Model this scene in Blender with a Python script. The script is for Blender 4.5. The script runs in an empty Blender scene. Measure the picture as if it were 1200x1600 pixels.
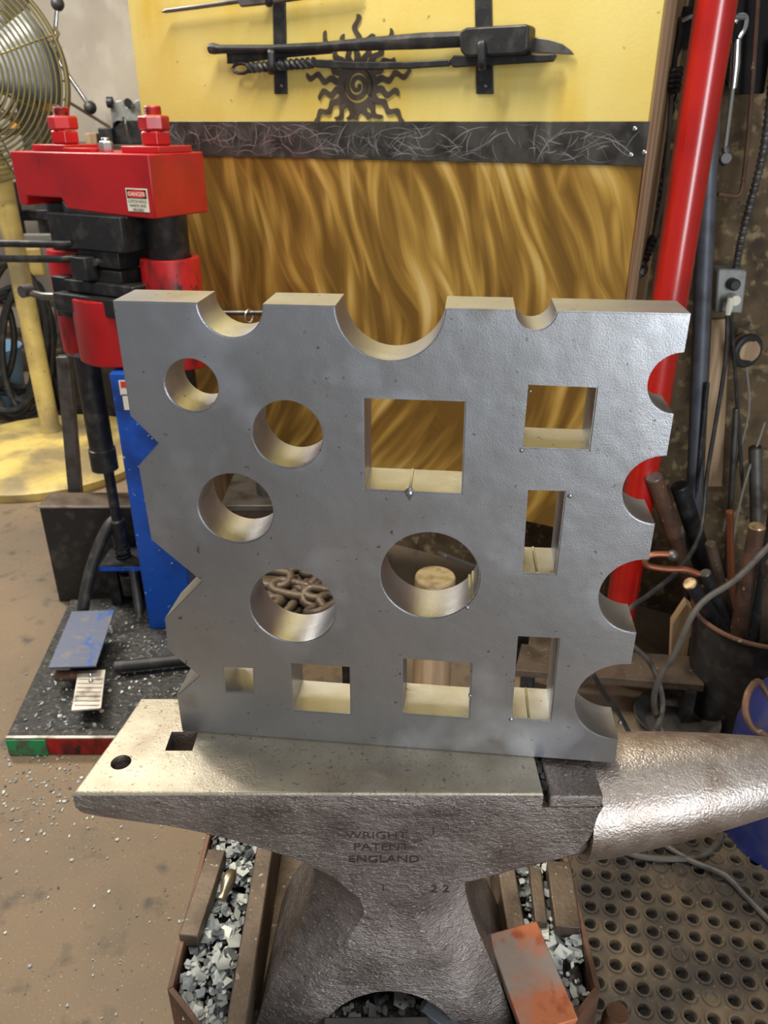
import bpy, bmesh, math, random
from mathutils import Vector as V, Matrix, Euler
R = random.Random(7)
S = bpy.context.scene
COL = S.collection
rad = math.radians
# ------------------------------------------------------------------ camera, world, lights, exposure
F, TH, CZ = 1235.0, rad(26.3), 1.35
cd = bpy.data.cameras.new('camera'); cam = bpy.data.objects.new('camera', cd); COL.objects.link(cam)
cam.location = (0, 0, CZ); cam.rotation_euler = (rad(90) - TH, 0, 0)
cd.sensor_fit = 'VERTICAL'; cd.sensor_height = 36; cd.lens = 36 * F / 1600; cd.clip_start = .02
cd.dof.use_dof = True; cd.dof.focus_distance = .76; cd.dof.aperture_fstop = 13
S.camera = cam
w = bpy.data.worlds.new('world'); S.world = w; w.use_nodes = True
w.node_tree.nodes['Background'].inputs[0].default_value = (.97, .98, 1, 1)
w.node_tree.nodes['Background'].inputs[1].default_value = .20
def area(name, loc, target, sx, sy, power, col):
    l = bpy.data.lights.new(name, 'AREA'); l.shape = 'RECTANGLE'; l.size = sx; l.size_y = sy; l.energy = power; l.color = col
    o = bpy.data.objects.new(name, l); COL.objects.link(o); o.location = loc
    o.rotation_euler = (V(target) - V(loc)).to_track_quat('-Z', 'Y').to_euler()
area('shop_light_over_press', (-.45, 1.30, 2.75), (-.35, 1.1, 0), 1.2, .16, 42, (1, .93, .78))
area('shop_light_over_camera', (.5, -.5, 2.75), (.4, .5, .3), 1.2, .16, 7, (1, .96, .90))
area('bay_door_daylight', (1.5, -2.9, 1.4), (.35, .7, 1.0), 1.3, 2.1, 96, (.88, .94, 1))
area('shop_light_far', (-2.0, 2.9, 2.8), (-1.8, 3.3, 0), 1.2, .3, 85, (1, .95, .86))
S.view_settings.view_transform = 'Standard'; S.view_settings.look = 'None'
S.view_settings.gamma = 1; S.view_settings.use_curve_mapping = False
S.view_settings.exposure = 0.25
# ------------------------------------------------------------------ geometry helpers
FW = V((0, math.cos(TH), -math.sin(TH))); UP = V((0, math.sin(TH), math.cos(TH))); RT = V((1, 0, 0)); C0 = V((0, 0, CZ))
def ray(px, py): return RT * ((px - 600) / F) + UP * ((800 - py) / F) + FW
def aty(px, py, Y): d = ray(px, py); return C0 + d * (Y / d.y)
def atz(px, py, Z): d = ray(px, py); return C0 + d * ((Z - CZ) / d.z)
E1 = V((.883, -.469, 0)); E2 = V((.469, .883, 0)); UZ = V((0, 0, 1))      # room axes
PR = V((.513, 1.71, 0))                                                    # right front edge of the display panel
def pp(px, py, wd=0):                                                      # point wd in front of the panel face
    q = PR - E2 * wd; d = ray(px, py); return C0 + d * ((q - C0).dot(E2) / d.dot(E2))
def spline(pts, n=8):
    pts = [V(p) for p in pts]; P = [pts[0] * 2 - pts[1]] + pts + [pts[-1] * 2 - pts[-2]]; out = []
    for i in range(1, len(P) - 2):
        a, b, c, d = P[i - 1:i + 3]
        for k in range(n):
            t = k / n
            out.append(.5 * ((2 * b) + (c - a) * t + (2 * a - 5 * b + 4 * c - d) * t * t + (3 * b - a - 3 * c + d) * t ** 3))
    return out + [pts[-1]]
def frame(d):
    d = d.normalized(); a = V((0, 0, 1)) if abs(d.z) < .9 else V((1, 0, 0))
    x = a.cross(d).normalized(); return x, d.cross(x)
ORG = {}
class MB:
    def __init__(s): s.v = []; s.f = []; s.m = []; s.cur = 0
    def add(s, vs, fs):
        o = len(s.v); s.v += [V(p) for p in vs]
        for f in fs: s.f.append([i + o for i in f]); s.m.append(s.cur)
        return s
    def hexa(s, p): return s.add(p, [(3, 2, 1, 0), (4, 5, 6, 7), (0, 1, 5, 4), (1, 2, 6, 5), (2, 3, 7, 6), (3, 0, 4, 7)])
    def box(s, c, sz, ax=None):
        ex, ey, ez = ax or (RT, V((0, 1, 0)), UZ); c = V(c); ex, ey, ez = ex * sz[0] / 2, ey * sz[1] / 2, ez * sz[2] / 2
        return s.hexa([c - ex - ey - ez, c + ex - ey - ez, c + ex + ey - ez, c - ex + ey - ez, c - ex - ey + ez, c + ex - ey + ez, c + ex + ey + ez, c - ex + ey + ez])
    def prism(s, poly, vec):
        n = len(poly); vec = V(vec); a = [V(p) for p in poly]
        return s.add(a + [p + vec for p in a], [tuple(range(n))[::-1], tuple(range(n, 2 * n))] + [(i, (i + 1) % n, n + (i + 1) % n, n + i) for i in range(n)])
    def rings(s, rs, closed_u=True, cap=True):
        n = len(rs[0]); vs = [p for r in rs for p in r]; fs = []
        for j in range(len(rs) - 1):
            for i in range(n): a = j * n + i; b = j * n + (i + 1) % n; fs.append((a, b, b + n, a + n))
        if cap: fs.append(tuple(range(n))[::-1]); k = (len(rs) - 1) * n; fs.append(tuple(range(k, k + n)))
        return s.add(vs, fs)
    def cyl(s, p0, p1, r0, r1=None, n=24, cap=True):
        r1 = r0 if r1 is None else r1; p0 = V(p0); p1 = V(p1); x, y = frame(p1 - p0)
        return s.rings([[p + (x * math.cos(2 * math.pi * i / n) + y * math.sin(2 * math.pi * i / n)) * r for i in range(n)] for p, r in ((p0, r0), (p1, r1))], cap=cap)
    def tube(s, pts, r, n=8, cap=True, flat=1.0):
        pts = [V(p) for p in pts]; rs = []; x = None
        for i, p in enumerate(pts):
            d = (pts[min(i + 1, len(pts) - 1)] - pts[max(i - 1, 0)]).normalized()
            if x is None: x, y = frame(d)
            else: x = (x - d * x.dot(d)).normalized(); y = d.cross(x)
            rr = r[i] if isinstance(r, (list, tuple)) else r
            rs.append([p + (x * math.cos(2 * math.pi * k / n) + y * math.sin(2 * math.pi * k / n) * flat) * rr for k in range(n)])
        return s.rings(rs, cap=cap)
    def lathe(s, o, prof, n=32, d=UZ, cap=True):
        o = V(o); x, y = frame(d)
        return s.rings([[o + d * h + (x * math.cos(2 * math.pi * i / n) + y * math.sin(2 * math.pi * i / n)) * max(r, 1e-4) for i in range(n)] for r, h in prof], cap=cap)
    def torus(s, c, d, R0, r, n=40, m=8, x=None):
        x0, y0 = frame(V(d)); pts = [V(c) + (x0 * math.cos(2 * math.pi * i / n) + y0 * math.sin(2 * math.pi * i / n)) * R0 for i in range(n)]
        dd = V(d).normalized(); rs = []
        for p in pts:
            o = (p - V(c)).normalized(); rs.append([p + (o * math.cos(2 * math.pi * k / m) + dd * math.sin(2 * math.pi * k / m)) * r for k in range(m)])
        rs.append(rs[0]); return s.rings(rs, cap=False)
    def ball(s, c, r, n=14): return s.lathe(c, [(r * math.sin(math.pi * k / 9), -r * math.cos(math.pi * k / 9)) for k in range(10)], n)
    def build(s, name, mats, parent=None, bevel=0, ang=35, seg=2, fix=True, stuff=False):
        mats = mats if isinstance(mats, (list, tuple)) else [mats]
        if parent is not None: org = V(ORG[parent.as_pointer()])
        else:
            lo = V([min(p[i] for p in s.v) for i in range(3)]); hi = V([max(p[i] for p in s.v) for i in range(3)])
            org = V(((lo.x + hi.x) / 2, (lo.y + hi.y) / 2, lo.z))
        me = bpy.data.meshes.new(name); me.from_pydata([p - org for p in s.v], [], s.f)
        for m in mats: me.materials.append(m)
        for p, k in zip(me.polygons, s.m): p.material_index = k
        if fix:
            b = bmesh.new(); b.from_mesh(me); bmesh.ops.recalc_face_normals(b, faces=b.faces); b.to_mesh(me); b.free()
        me.shade_smooth(); me.set_sharp_from_angle(angle=rad(ang))
        o = bpy.data.objects.new(name, me); COL.objects.link(o); ORG[o.as_pointer()] = org
        if parent is not None: o.parent = parent
        else: o.location = org
        if bevel:
            bm = o.modifiers.new('bevel', 'BEVEL'); bm.width = bevel; bm.segments = seg; bm.limit_method = 'ANGLE'; bm.angle_limit = rad(40)
        if stuff: o['kind'] = 'stuff'
        return o
def tag(o, label, cat, group=None):
    o['label'] = label; o['category'] = cat
    if group: o['group'] = group
    return o
def thing(name, loc, label, cat, group=None):
    o = bpy.data.objects.new(name, None); COL.objects.link(o); o.location = loc; o.empty_display_size = .05
    ORG[o.as_pointer()] = V(loc); return tag(o, label, cat, group)
def struct(o): o['kind'] = 'structure'; return o
def textmesh(txt, size, ext, o, ex, ey, align='LEFT'):
    c = bpy.data.curves.new('txt', 'FONT'); c.body = txt; c.size = size; c.extrude = ext; c.align_x = align; c.resolution_u = 3
    t = bpy.data.objects.new('txt', c); COL.objects.link(t); dg = bpy.context.evaluated_depsgraph_get()
    me = bpy.data.meshes.new_from_object(t.evaluated_get(dg)); ez = ex.cross(ey)
    vs = [V(o) + ex * v.co.x + ey * v.co.y + ez * v.co.z for v in me.vertices]; fs = [tuple(p.vertices) for p in me.polygons]
    bpy.data.objects.remove(t); bpy.data.curves.remove(c); bpy.data.meshes.remove(me)
    return vs, fs
# ------------------------------------------------------------------ materials
def c(r, g, b):
    f = lambda x: (x / 255 / 12.92) if x <= 10 else ((x / 255 + .055) / 1.055) ** 2.4
    return (f(r), f(g), f(b), 1)
def mat(name, col, rough=.5, metal=0, layers=(), bump=(), rvar=None, st=(1, 1, 1), spec=.5, coat=0):
    """layers: (colour, noise scale, lo, hi, detail[, stretch]); bump: (scale, strength, stretch); rvar: (scale, lo, hi)"""
    m = bpy.data.materials.new(name); m.use_nodes = True; nt = m.node_tree; N = nt.nodes; L = nt.links; b = N['Principled BSDF']
    tc = N.new('ShaderNodeTexCoord')
    def noise(scale, det, stretch):
        mp = N.new('ShaderNodeMapping'); mp.inputs['Scale'].default_value = stretch; L.new(tc.outputs['Object'], mp.inputs[0])
        n = N.new('ShaderNodeTexNoise'); n.inputs['Scale'].default_value = scale; n.inputs['Detail'].default_value = det; L.new(mp.outputs[0], n.inputs['Vector']); return n.outputs['Fac']
    def ramp(src, lo, hi, a=0, z=1):
        r = N.new('ShaderNodeMapRange'); r.inputs[1].default_value = lo; r.inputs[2].default_value = hi; r.inputs[3].default_value = a; r.inputs[4].default_value = z; L.new(src, r.inputs[0]); return r.outputs[0]
    b.inputs['Base Color'].default_value = col; b.inputs['Roughness'].default_value = rough; b.inputs['Metallic'].default_value = metal
    b.inputs['Specular IOR Level'].default_value = spec; b.inputs['Coat Weight'].default_value = coat; b.inputs['Coat Roughness'].default_value = .15
    prev = None
    for ly in layers:
        fac = ramp(noise(ly[1], ly[4], ly[5] if len(ly) > 5 else st), ly[2], ly[3])
        mx = N.new('ShaderNodeMix'); mx.data_type = 'RGBA'; L.new(fac, mx.inputs[0])
        if prev is None: mx.inputs[6].default_value = col
        else: L.new(prev, mx.inputs[6])
        mx.inputs[7].default_value = ly[0]; prev = mx.outputs[2]
    if prev is not None: L.new(prev, b.inputs['Base Color'])
    if rvar: L.new(ramp(noise(rvar[0], 4, st), .3, .7, rvar[1], rvar[2]), b.inputs['Roughness'])
    pb = None
    for bp in bump:
        bn = N.new('ShaderNodeBump'); bn.inputs['Strength'].default_value = bp[1]; bn.inputs['Distance'].default_value = .002 if len(bp) < 4 else bp[3]
        L.new(noise(bp[0], 4, bp[2] if len(bp) > 2 else st), bn.inputs['Height'])
        if pb: L.new(pb, bn.inputs['Normal'])
        pb = bn.outputs[0]
    if pb: L.new(pb, b.inputs['Normal'])
    m['nodes'] = 1
    return m
black = c(20, 20, 21)
M = {}
M['plate'] = mat('ground_plate_steel', c(176, 177, 180), .40, .92, [(c(138, 137, 136), 6, .42, .72, 3), (c(204, 208, 216), 10, .55, .75, 3), (c(132, 120, 108), 13, .66, .82, 4), (c(120, 118, 116), 150, .70, .76, 2)], [(900, .10), (90, .05), (6, .6, (1, 1, 1), .007)], (6, .26, .46))
M['cut'] = mat('flame_cut_face', c(160, 150, 108), .7, .25, [(c(104, 86, 52), 90, .58, .72, 3), (c(138, 128, 90), 14, .45, .7, 3), (c(84, 56, 28), 230, .66, .74, 2)], [(260, .4, (1, 1, .2)), (700, .3)])
M['anvil_face'] = mat('anvil_face_steel', c(176, 168, 150), .48, .7, [(c(146, 136, 122), 14, .42, .7, 4), (c(126, 112, 98), 220, .62, .74, 2)], [(140, .22), (480, .25)], (20, .40, .6))
M['anvil_body'] = mat('forged_anvil_body', c(142, 132, 126), .42, .75, [(c(104, 94, 88), 16, .42, .66, 5), (c(176, 124, 94), 20, .70, .82, 4), (c(186, 180, 176), 210, .62, .72, 3, (1, 1, 2.6)), (c(80, 72, 70), 150, .62, .74, 3, (1, 1, 2.2))], [(100, .6, (1, 1, 1.8), .003), (320, .7, (1, 1, 2.6))], (60, .26, .48))
M['horn'] = mat('polished_horn_steel', c(176, 166, 158), .36, .85, [(c(146, 130, 118), 18, .46, .72, 4), (c(140, 104, 80), 24, .68, .8, 3), (c(206, 200, 194), 190, .62, .74, 3, (1, 1, 2))], [(170, .32, (.7, 1, 1), .002), (420, .35)], (70, .28, .46))
M['dark'] = mat('black_forged_steel', c(52, 52, 54), .45, .55, [(c(84, 82, 80), 30, .5, .75, 4)], [(60, .3), (250, .2)])
M['grey'] = mat('grey_mill_steel', c(112, 110, 108), .45, .7, [(c(80, 72, 66), 20, .45, .7, 4)], [(160, .2)])
M['mill'] = mat('brown_mill_scale_steel', c(104, 90, 76), .55, .5, [(c(66, 54, 44), 14, .42, .68, 4), (c(150, 140, 128), 120, .66, .74, 2)], [(180, .35)])
M['sun'] = mat('brown_grey_cut_steel', c(92, 82, 74), .45, .4, [(c(74, 64, 58), 30, .45, .7, 3)])
M['black'] = mat('black_steel_and_hole_shade', c(20, 20, 21), .7, 0, [(c(30, 29, 28), 20, .5, .7, 3)], spec=.2)
M['scratch'] = mat('bright_scratched_steel', c(205, 205, 205), .3, .9)
M['band'] = mat('band_dark_steel', c(92, 88, 84), .42, .7, [(c(58, 56, 54), 22, .42, .66, 4), (c(128, 124, 118), 35, .6, .76, 5, (1, 1, .35))], [(300, .2)])
M['yellow'] = mat('yellow_painted_plywood', c(206, 181, 96), .5, 0, [(c(214, 194, 116), 4, .4, .65, 3), (c(205, 172, 72), 9, .55, .75, 5, (1, 1, .25)), (c(150, 120, 60), 45, .72, .8, 2)], [(60, .25, (2, 2, .12)), (150, .2)])
M['wood'] = mat('raw_brown_wood', c(196, 166, 130), .7, 0, [(c(146, 114, 84), 40, .42, .65, 4, (1, 1, .05)), (c(168, 142, 112), 14, .55, .7, 3, (1, 1, .1))], [(90, .4, (1, 1, .06))])
M['red'] = mat('glossy_red_paint', c(176, 16, 22), .36, 0, [(c(150, 10, 18), 9, .45, .7, 3), (c(40, 14, 14), 38, .70, .74, 5)], [(40, .08)], None, coat=.3)
M['redworn'] = mat('worn_red_paint', c(168, 18, 24), .42, 0, [(c(86, 14, 16), 20, .48, .66, 5, (1, 1, .4)), (c(36, 22, 20), 45, .62, .68, 5, (1, 1, .5))], [(60, .2)])
M['pole'] = mat('red_painted_pole', c(176, 22, 12), .30, 0, [(c(160, 14, 10), 12, .45, .7, 4), (c(110, 70, 60), 110, .72, .76, 2)], [(150, .06)], None, coat=.6)
M['blue'] = mat('blue_paint', c(22, 84, 190), .4, 0, [(c(14, 50, 120), 9, .5, .75, 3), (c(30, 34, 44), 7, .6, .75, 4), (c(200, 210, 225), 130, .74, .76, 1)], [(80, .1)])
M['bluew'] = mat('worn_blue_paint', c(98, 104, 122), .45, .4, [(c(60, 92, 156), 16, .56, .64, 5, (1, .4, 1)), (c(120, 114, 110), 30, .55, .7, 4)], [(80, .2)])
M['green'] = mat('chipped_green_paint', c(30, 128, 74), .5, 0, [(c(70, 84, 62), 30, .5, .62, 5), (c(60, 50, 44), 50, .62, .7, 4)], [(80, .3)])
M['fanyel'] = mat('cream_yellow_paint', c(216, 192, 112), .5, 0, [(c(190, 166, 96), 8, .42, .66, 4), (c(142, 126, 90), 4.5, .44, .62, 6), (c(80, 70, 50), 60, .68, .74, 3)], [(60, .2)])
M['wire'] = mat('olive_guard_wire', c(120, 108, 66), .4, .6)
M['blade'] = mat('grey_fan_blade', c(120, 124, 124), .5, .4, [(c(86, 90, 90), 8, .4, .7, 3)])
M['chrome'] = mat('chrome', c(215, 215, 215), .16, 1)
M['zinc'] = mat('zinc_plated_bolt', c(190, 194, 196), .3, .9)
M['rubber'] = mat('black_rubber', c(56, 49, 42), .6, 0, [(c(98, 84, 66), 8, .44, .66, 6), (c(112, 98, 80), 140, .66, .74, 2)], [(160, .3)])
M['hose'] = mat('black_hose', c(38, 38, 40), .5, 0, [(c(66, 62, 58), 30, .5, .7, 3)])
M['cable'] = mat('dusty_cable', c(78, 72, 66), .55, 0, [(c(50, 46, 44), 30, .5, .7, 3)])
M['floor'] = mat('dirty_concrete', c(130, 110, 86), .7, 0, [(c(108, 95, 80), 2.2, .4, .65, 5), (c(128, 108, 84), 5, .5, .75, 5), (c(80, 72, 62), 16, .58, .75, 5), (c(170, 160, 146), 240, .66, .72, 2), (c(60, 54, 48), 120, .68, .74, 2)], [(60, .3), (300, .4)])
M['wall'] = mat('beige_painted_wall', c(205, 194, 176), .8, 0, [(c(188, 176, 160), 2.5, .4, .7, 4), (c(216, 206, 190), 6, .5, .7, 3), (c(140, 128, 112), 28, .72, .78, 3)], [(30, .1)])
M['osb'] = mat('brown_board_wall', c(108, 90, 64), .75, 0, [(c(70, 56, 40), 14, .42, .66, 5), (c(156, 136, 100), 34, .55, .7, 4), (c(50, 40, 30), 50, .66, .74, 3)], [(40, .4)])
M['scale'] = mat('mill_scale_flake', c(166, 170, 168), .5, .2, [(c(96, 104, 110), 25, .4, .65, 3), (c(186, 190, 188), 40, .55, .7, 2)], [(120, .3)])
M['scaled'] = mat('dark_scale_dust', c(62, 60, 58), .55, .25, [(c(112, 112, 108), 90, .58, .68, 3), (c(34, 33, 32), 40, .5, .7, 4)], [(90, .9, (1, 1, 1), .006), (300, .6)])
M['rust'] = mat('orange_rust', c(168, 150, 138), .6, .25, [(c(206, 124, 82), 13, .44, .58, 7), (c(178, 92, 60), 40, .58, .68, 4)], [(90, .35)])
M['rustbrown'] = mat('rust_brown_steel', c(110, 80, 62), .6, .4, [(c(74, 56, 46), 16, .42, .66, 4), (c(160, 140, 122), 60, .66, .74, 3)], [(110, .35)])
M['bronze'] = mat('polished_bronze', c(150, 138, 118), .34, .9)
M['tin'] = mat('tread_aluminium', c(196, 188, 176), .42, .6, [(c(120, 108, 96), 20, .5, .7, 4)], [(80, .2)])
M['white'] = mat('white_decal', c(228, 224, 206), .5, 0, [(c(170, 160, 140), 60, .68, .76, 3)])
M['decalred'] = mat('decal_red', c(214, 60, 54), .5)
M['ink'] = mat('decal_black_ink', c(30, 28, 28), .5)
M['stampshade'] = mat('painted_recess_shade', c(74, 64, 60), .6, .5)  # letters stand proud; this dark tone paints the shade of stamped recesses
M['machine'] = mat('grey_machine_paint', c(140, 142, 138), .45, .2, [(c(104, 104, 102), 20, .5, .7, 3)])
M['navy'] = mat('navy_blue_plastic', c(34, 42, 96), .42, 0, [(c(58, 58, 88), 16, .5, .7, 4)])
M['paleblue'] = mat('pale_blue_plastic', c(150, 186, 214), .5, 0, [(c(110, 140, 165), 8, .5, .7, 4)])
M['orange'] = mat('orange_cardboard', c(222, 160, 76), .6)
M['copper'] = mat('coppery_hook', c(150, 92, 66), .45, .6)
M['brassend'] = mat('sawn_bar_end', c(190, 166, 128), .4, .7, [(c(140, 112, 80), 60, .5, .65, 3)])
M['cord'] = mat('grey_wire', c(130, 126, 118), .5)
M['stump'] = mat('sawn_wood_end', c(166, 148, 110), .65, 0, [(c(132, 114, 82), 40, .45, .65, 4)])
M['dirt'] = mat('packed_brown_dirt', c(96, 80, 62), .85, 0, [(c(72, 60, 48), 14, .42, .66, 5), (c(130, 116, 98), 160, .64, .72, 2)], [(80, .5)])
# brushed brass sheet: sweeping grinder marks
def brass():
    m = bpy.data.materials.new('swirl_ground_brass_sheet'); m.use_nodes = True; nt = m.node_tree; N = nt.nodes; L = nt.links; b = N['Principled BSDF']
    tc = N.new('ShaderNodeTexCoord'); sp = N.new('ShaderNodeSeparateXYZ'); L.new(tc.outputs['Object'], sp.inputs[0])
    def math_(op, a, bb=None):
        n = N.new('ShaderNodeMath'); n.operation = op
        for i, x in enumerate((a, bb)):
            if x is None: continue
            if isinstance(x, (int, float)): n.inputs[i].default_value = x
            else: L.new(x, n.inputs[i])
        return n.outputs[0]
    u = math_('ADD', math_('MULTIPLY', sp.outputs[0], E1.x), math_('MULTIPLY', sp.outputs[1], E1.y)); z = sp.outputs[2]
    def nz(x, y, scale=1, det=1):
        k = N.new('ShaderNodeCombineXYZ'); L.new(x, k.inputs[0]); L.new(y, k.inputs[1]); n = N.new('ShaderNodeTexNoise'); n.inputs['Scale'].default_value = scale; n.inputs['Detail'].default_value = det; L.new(k.outputs[0], n.inputs['Vector']); return n.outputs['Fac']
    n1 = math_('MULTIPLY', nz(math_('MULTIPLY', u, 3.2), math_('MULTIPLY', z, 2.6)), .16)
    def fam(z0, k, lin, off):
        zz = math_('SUBTRACT', z, z0)
        ph = math_('ADD', math_('ADD', u, math_('MULTIPLY', math_('MULTIPLY', zz, zz), k)), math_('ADD', math_('MULTIPLY', z, lin), n1)); zo = math_('ADD', math_('MULTIPLY', z, 3.4), off)
        return math_('ADD', math_('MULTIPLY', nz(math_('MULTIPLY', ph, 24), zo, 1, 1), .86), math_('MULTIPLY', nz(math_('MULTIPLY', ph, 120), zo, 1, 2), .14))
    fa = fam(.98, .85, .10, 0.0); fb = fam(1.12, -.9, .28, 7.3)
    mr = N.new('ShaderNodeMapRange'); mr.inputs[1].default_value = .80; mr.inputs[2].default_value = .98; mr.inputs[3].default_value = .25; mr.inputs[4].default_value = .02; L.new(z, mr.inputs[0])
    f = math_('MAXIMUM', fa, math_('SUBTRACT', fb, mr.outputs[0]))
    class n2: outputs = {'Fac': f}
    rp = N.new('ShaderNodeValToRGB'); L.new(f, rp.inputs[0]); cr = rp.color_ramp
    cr.elements[0].position = .42; cr.elements[0].color = c(134, 100, 46); cr.elements[1].position = .74; cr.elements[1].color = c(246, 214, 140)
    e = cr.elements.new(.53); e.color = c(168, 128, 60); e = cr.elements.new(.62); e.color = c(210, 168, 84)
    L.new(rp.outputs[0], b.inputs['Base Color']); b.inputs['Metallic'].default_value = .62; b.inputs['Roughness'].default_value = .42
    bp = N.new('ShaderNodeBump'); bp.inputs['Strength'].default_value = .35; bp.inputs['Distance'].default_value = .01; L.new(n2.outputs['Fac'], bp.inputs['Height']); L.new(bp.outputs[0], b.inputs['Normal'])
    return m
M['brass'] = brass()
# ------------------------------------------------------------------ the setting
o = struct(MB().box((0, 2.5, -.05), (8, 8, .1)).build('floor', M['floor']))
wl0 = V((-1.4, 5.1, 0))
a = wl0 - E1 * 3; b = wl0 + E1 * 3.2
struct(MB().prism([a, b, b + E2 * .1, a + E2 * .1], UZ * 3).build('wall_back', M['wall']))
PL = V((-.636, 2.32, 0))
a = PL + E2 * .45; b = PR + E2 * .45 + E1 * 1.3
struct(MB().prism([a, b, b + E2 * .05, a + E2 * .05], UZ * 2.6).build('wall_right', M['osb']))
# ------------------------------------------------------------------ display panel on the partition
AX = (E1, E2, UZ)
pan = thing('display_panel', (PL + PR) / 2 + E2 * .1, 'tall wall panel of yellow board over swirled brass sheet with a dark steel band between', 'panel')
def slab(u0, u1, z0, z1, w0, w1):      # u from PL along E1, w in front of the panel face
    m = MB(); p = PL; return m.box(p + E1 * ((u0 + u1) / 2) - E2 * ((w0 + w1) / 2) + UZ * ((z0 + z1) / 2), (u1 - u0, abs(w1 - w0), z1 - z0), AX)
PW = (PR - PL).length
slab(0, PW, 1.345, 2.3, 0, -.018).build('yellow_board', M['yellow'], pan, bevel=.001)
slab(.0, PW, .44, 1.30, 0, -.018).build('brass_sheet', M['brass'], pan)
bandz0 = 1.2705
band = slab(-.002, PW + .004, bandz0, 1.35, .004, -.0).build('steel_band', M['band'], pan, bevel=.0008)
slab(PW - .03, PW, 0, 2.3, -.018, -.25).build('side_plank', M['wood'], pan, bevel=.002)
slab(0, .03, 0, 2.3, -.018, -.25).build('side_plank', M['wood'], pan, bevel=.002)
m = MB(); rr = random.Random(3)
for i in range(400):                                                  # grinder arcs scratched into the band
    u = rr.uniform(.03, PW - .02); z = rr.uniform(bandz0 + .004, 1.346); r0 = rr.uniform(.025, .13); a0 = rr.uniform(0, 6.28); da = rr.uniform(.5, 1.5) * (.05 / r0) ** .4
    wd = rr.choice([.0003, .0004, .0005, .0007, .001]); n = 9; pts = []
    cu = u - r0 * math.cos(a0 + da / 2); cz_ = z - r0 * math.sin(a0 + da / 2)
    for k in range(n + 1):
        t = a0 + da * k / n; ww = wd * math.sin(math.pi * (k + .3) / (n + .6))
        pts.append((cu + (r0 - ww) * math.cos(t), cz_ + (r0 - ww) * math.sin(t), cu + (r0 + ww) * math.cos(t), cz_ + (r0 + ww) * math.sin(t)))
    if min(min(p[1], p[3]) for p in pts) < bandz0 + .002 or max(max(p[1], p[3]) for p in pts) > 1.348 or max(p[0] for p in pts) > PW - .004: continue
    f0 = lambda uu, zz: PL + E1 * uu - E2 * .0043 + UZ * zz
    vs = []
    for p in pts: vs += [f0(p[0], p[1]), f0(p[2], p[3])]
    m.add(vs, [(2 * k, 2 * k + 1, 2 * k + 3, 2 * k + 2) for k in range(n)])
m.build('scratch_marks', M['scratch'], band, stuff=True)
for (px, py) in ((992, 201), (986, 242), (1007, 238)):
    q = pp(px, py, .004); MB().lathe(q, [(.0045, 0), (.004, .002), (.002, .003)], 12, -E2).build('screw', M['zinc'], band)
# the sun ornament
def pz(px, py, w0): return pp(px, py, w0)
sun = thing('sun_ornament', pp(560, 134, .001), 'cut steel sun with spiral centre and wavy rays on yellow board', 'ornament')
SC = pp(560, 134, .0); sr = (pp(590, 134) - pp(530, 134)).length / 2
def sp(r, t, w0=.002): return SC + (E1 * math.cos(t) + UZ * math.sin(t)) * r - E2 * w0
m = MB(); n = 48
vs = []
for k in range(n): t = 2 * math.pi * k / n; vs += [sp(sr * .70, t), sp(sr, t), sp(sr * .70, t, .005), sp(sr, t, .005)]
fs = []
for k in range(n):
    q = 4 * k; r_ = 4 * ((k + 1) % n); fs += [(q, q + 1, r_ + 1, r_), (q + 2, r_ + 2, r_ + 3, q + 3), (q + 1, q + 3, r_ + 3, r_ + 1), (q, r_, r_ + 2, q + 2)]
m.add(vs, fs)
K = 70; vs = []
for k in range(K + 1):
    t = -.6 + k / K * 4.4 * math.pi; rc = sr * (.73 - .66 * (k / K)); hw = sr * (.13 - .05 * k / K)
    for w0 in (.002, .005): vs += [sp(max(rc - hw, 0), t, w0), sp(rc + hw, t, w0)]
fs = []
for k in range(K):
    q = 4 * k; r_ = q + 4; fs += [(q, q + 1, r_ + 1, r_), (q + 2, r_ + 2, r_ + 3, q + 3), (q + 1, q + 3, r_ + 3, r_ + 1), (q, r_, r_ + 2, q + 2)]
m.add(vs, fs); m.build('spiral_disc', M['sun'], sun, fix=False)
for k in range(18):
    t = 2 * math.pi * (k + .5) / 18; Lr = sr * (2.75 if k % 2 == 0 else 2.15); Lr = min(Lr, (SC.z - 1.353) / max(-math.sin(t), .01)) if math.sin(t) < -.1 else Lr; nn = 22; up_, lo_ = [], []
    for q in range(nn + 1):
        f = q / nn; r_ = sr * .93 + (Lr - sr * .93) * f; off = sr * .12 * math.sin((r_ / sr - 1) * 8 + k * 2.6) * min(1, f * 2.5); hw = sr * (.15 - .04 * f) * (1 if q < nn else .6)
        d = E1 * math.cos(t) + UZ * math.sin(t); nrm = E1 * -math.sin(t) + UZ * math.cos(t)
        pc = SC + d * r_ + nrm * off - E2 * .0022; up_.append(pc + nrm * hw); lo_.append(pc - nrm * hw)
    vs = []
    for p, q2 in zip(up_, lo_): vs += [p, q2, p - E2 * .003, q2 - E2 * .003]
    fs = [(0, 1, 3, 2)]
    for q in range(nn): x = 4 * q; y = x + 4; fs += [(x, x + 1, y + 1, y), (x + 2, y + 2, y + 3, x + 3), (x + 1, x + 3, y + 3, y + 1), (x, y, y + 2, x + 2)]
    fs.append((4 * nn, 4 * nn + 2, 4 * nn + 3, 4 * nn + 1))
    if math.sin(t) < -.99: pass
    MB().add(vs, fs).build('ray', M['sun'], sun)
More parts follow.
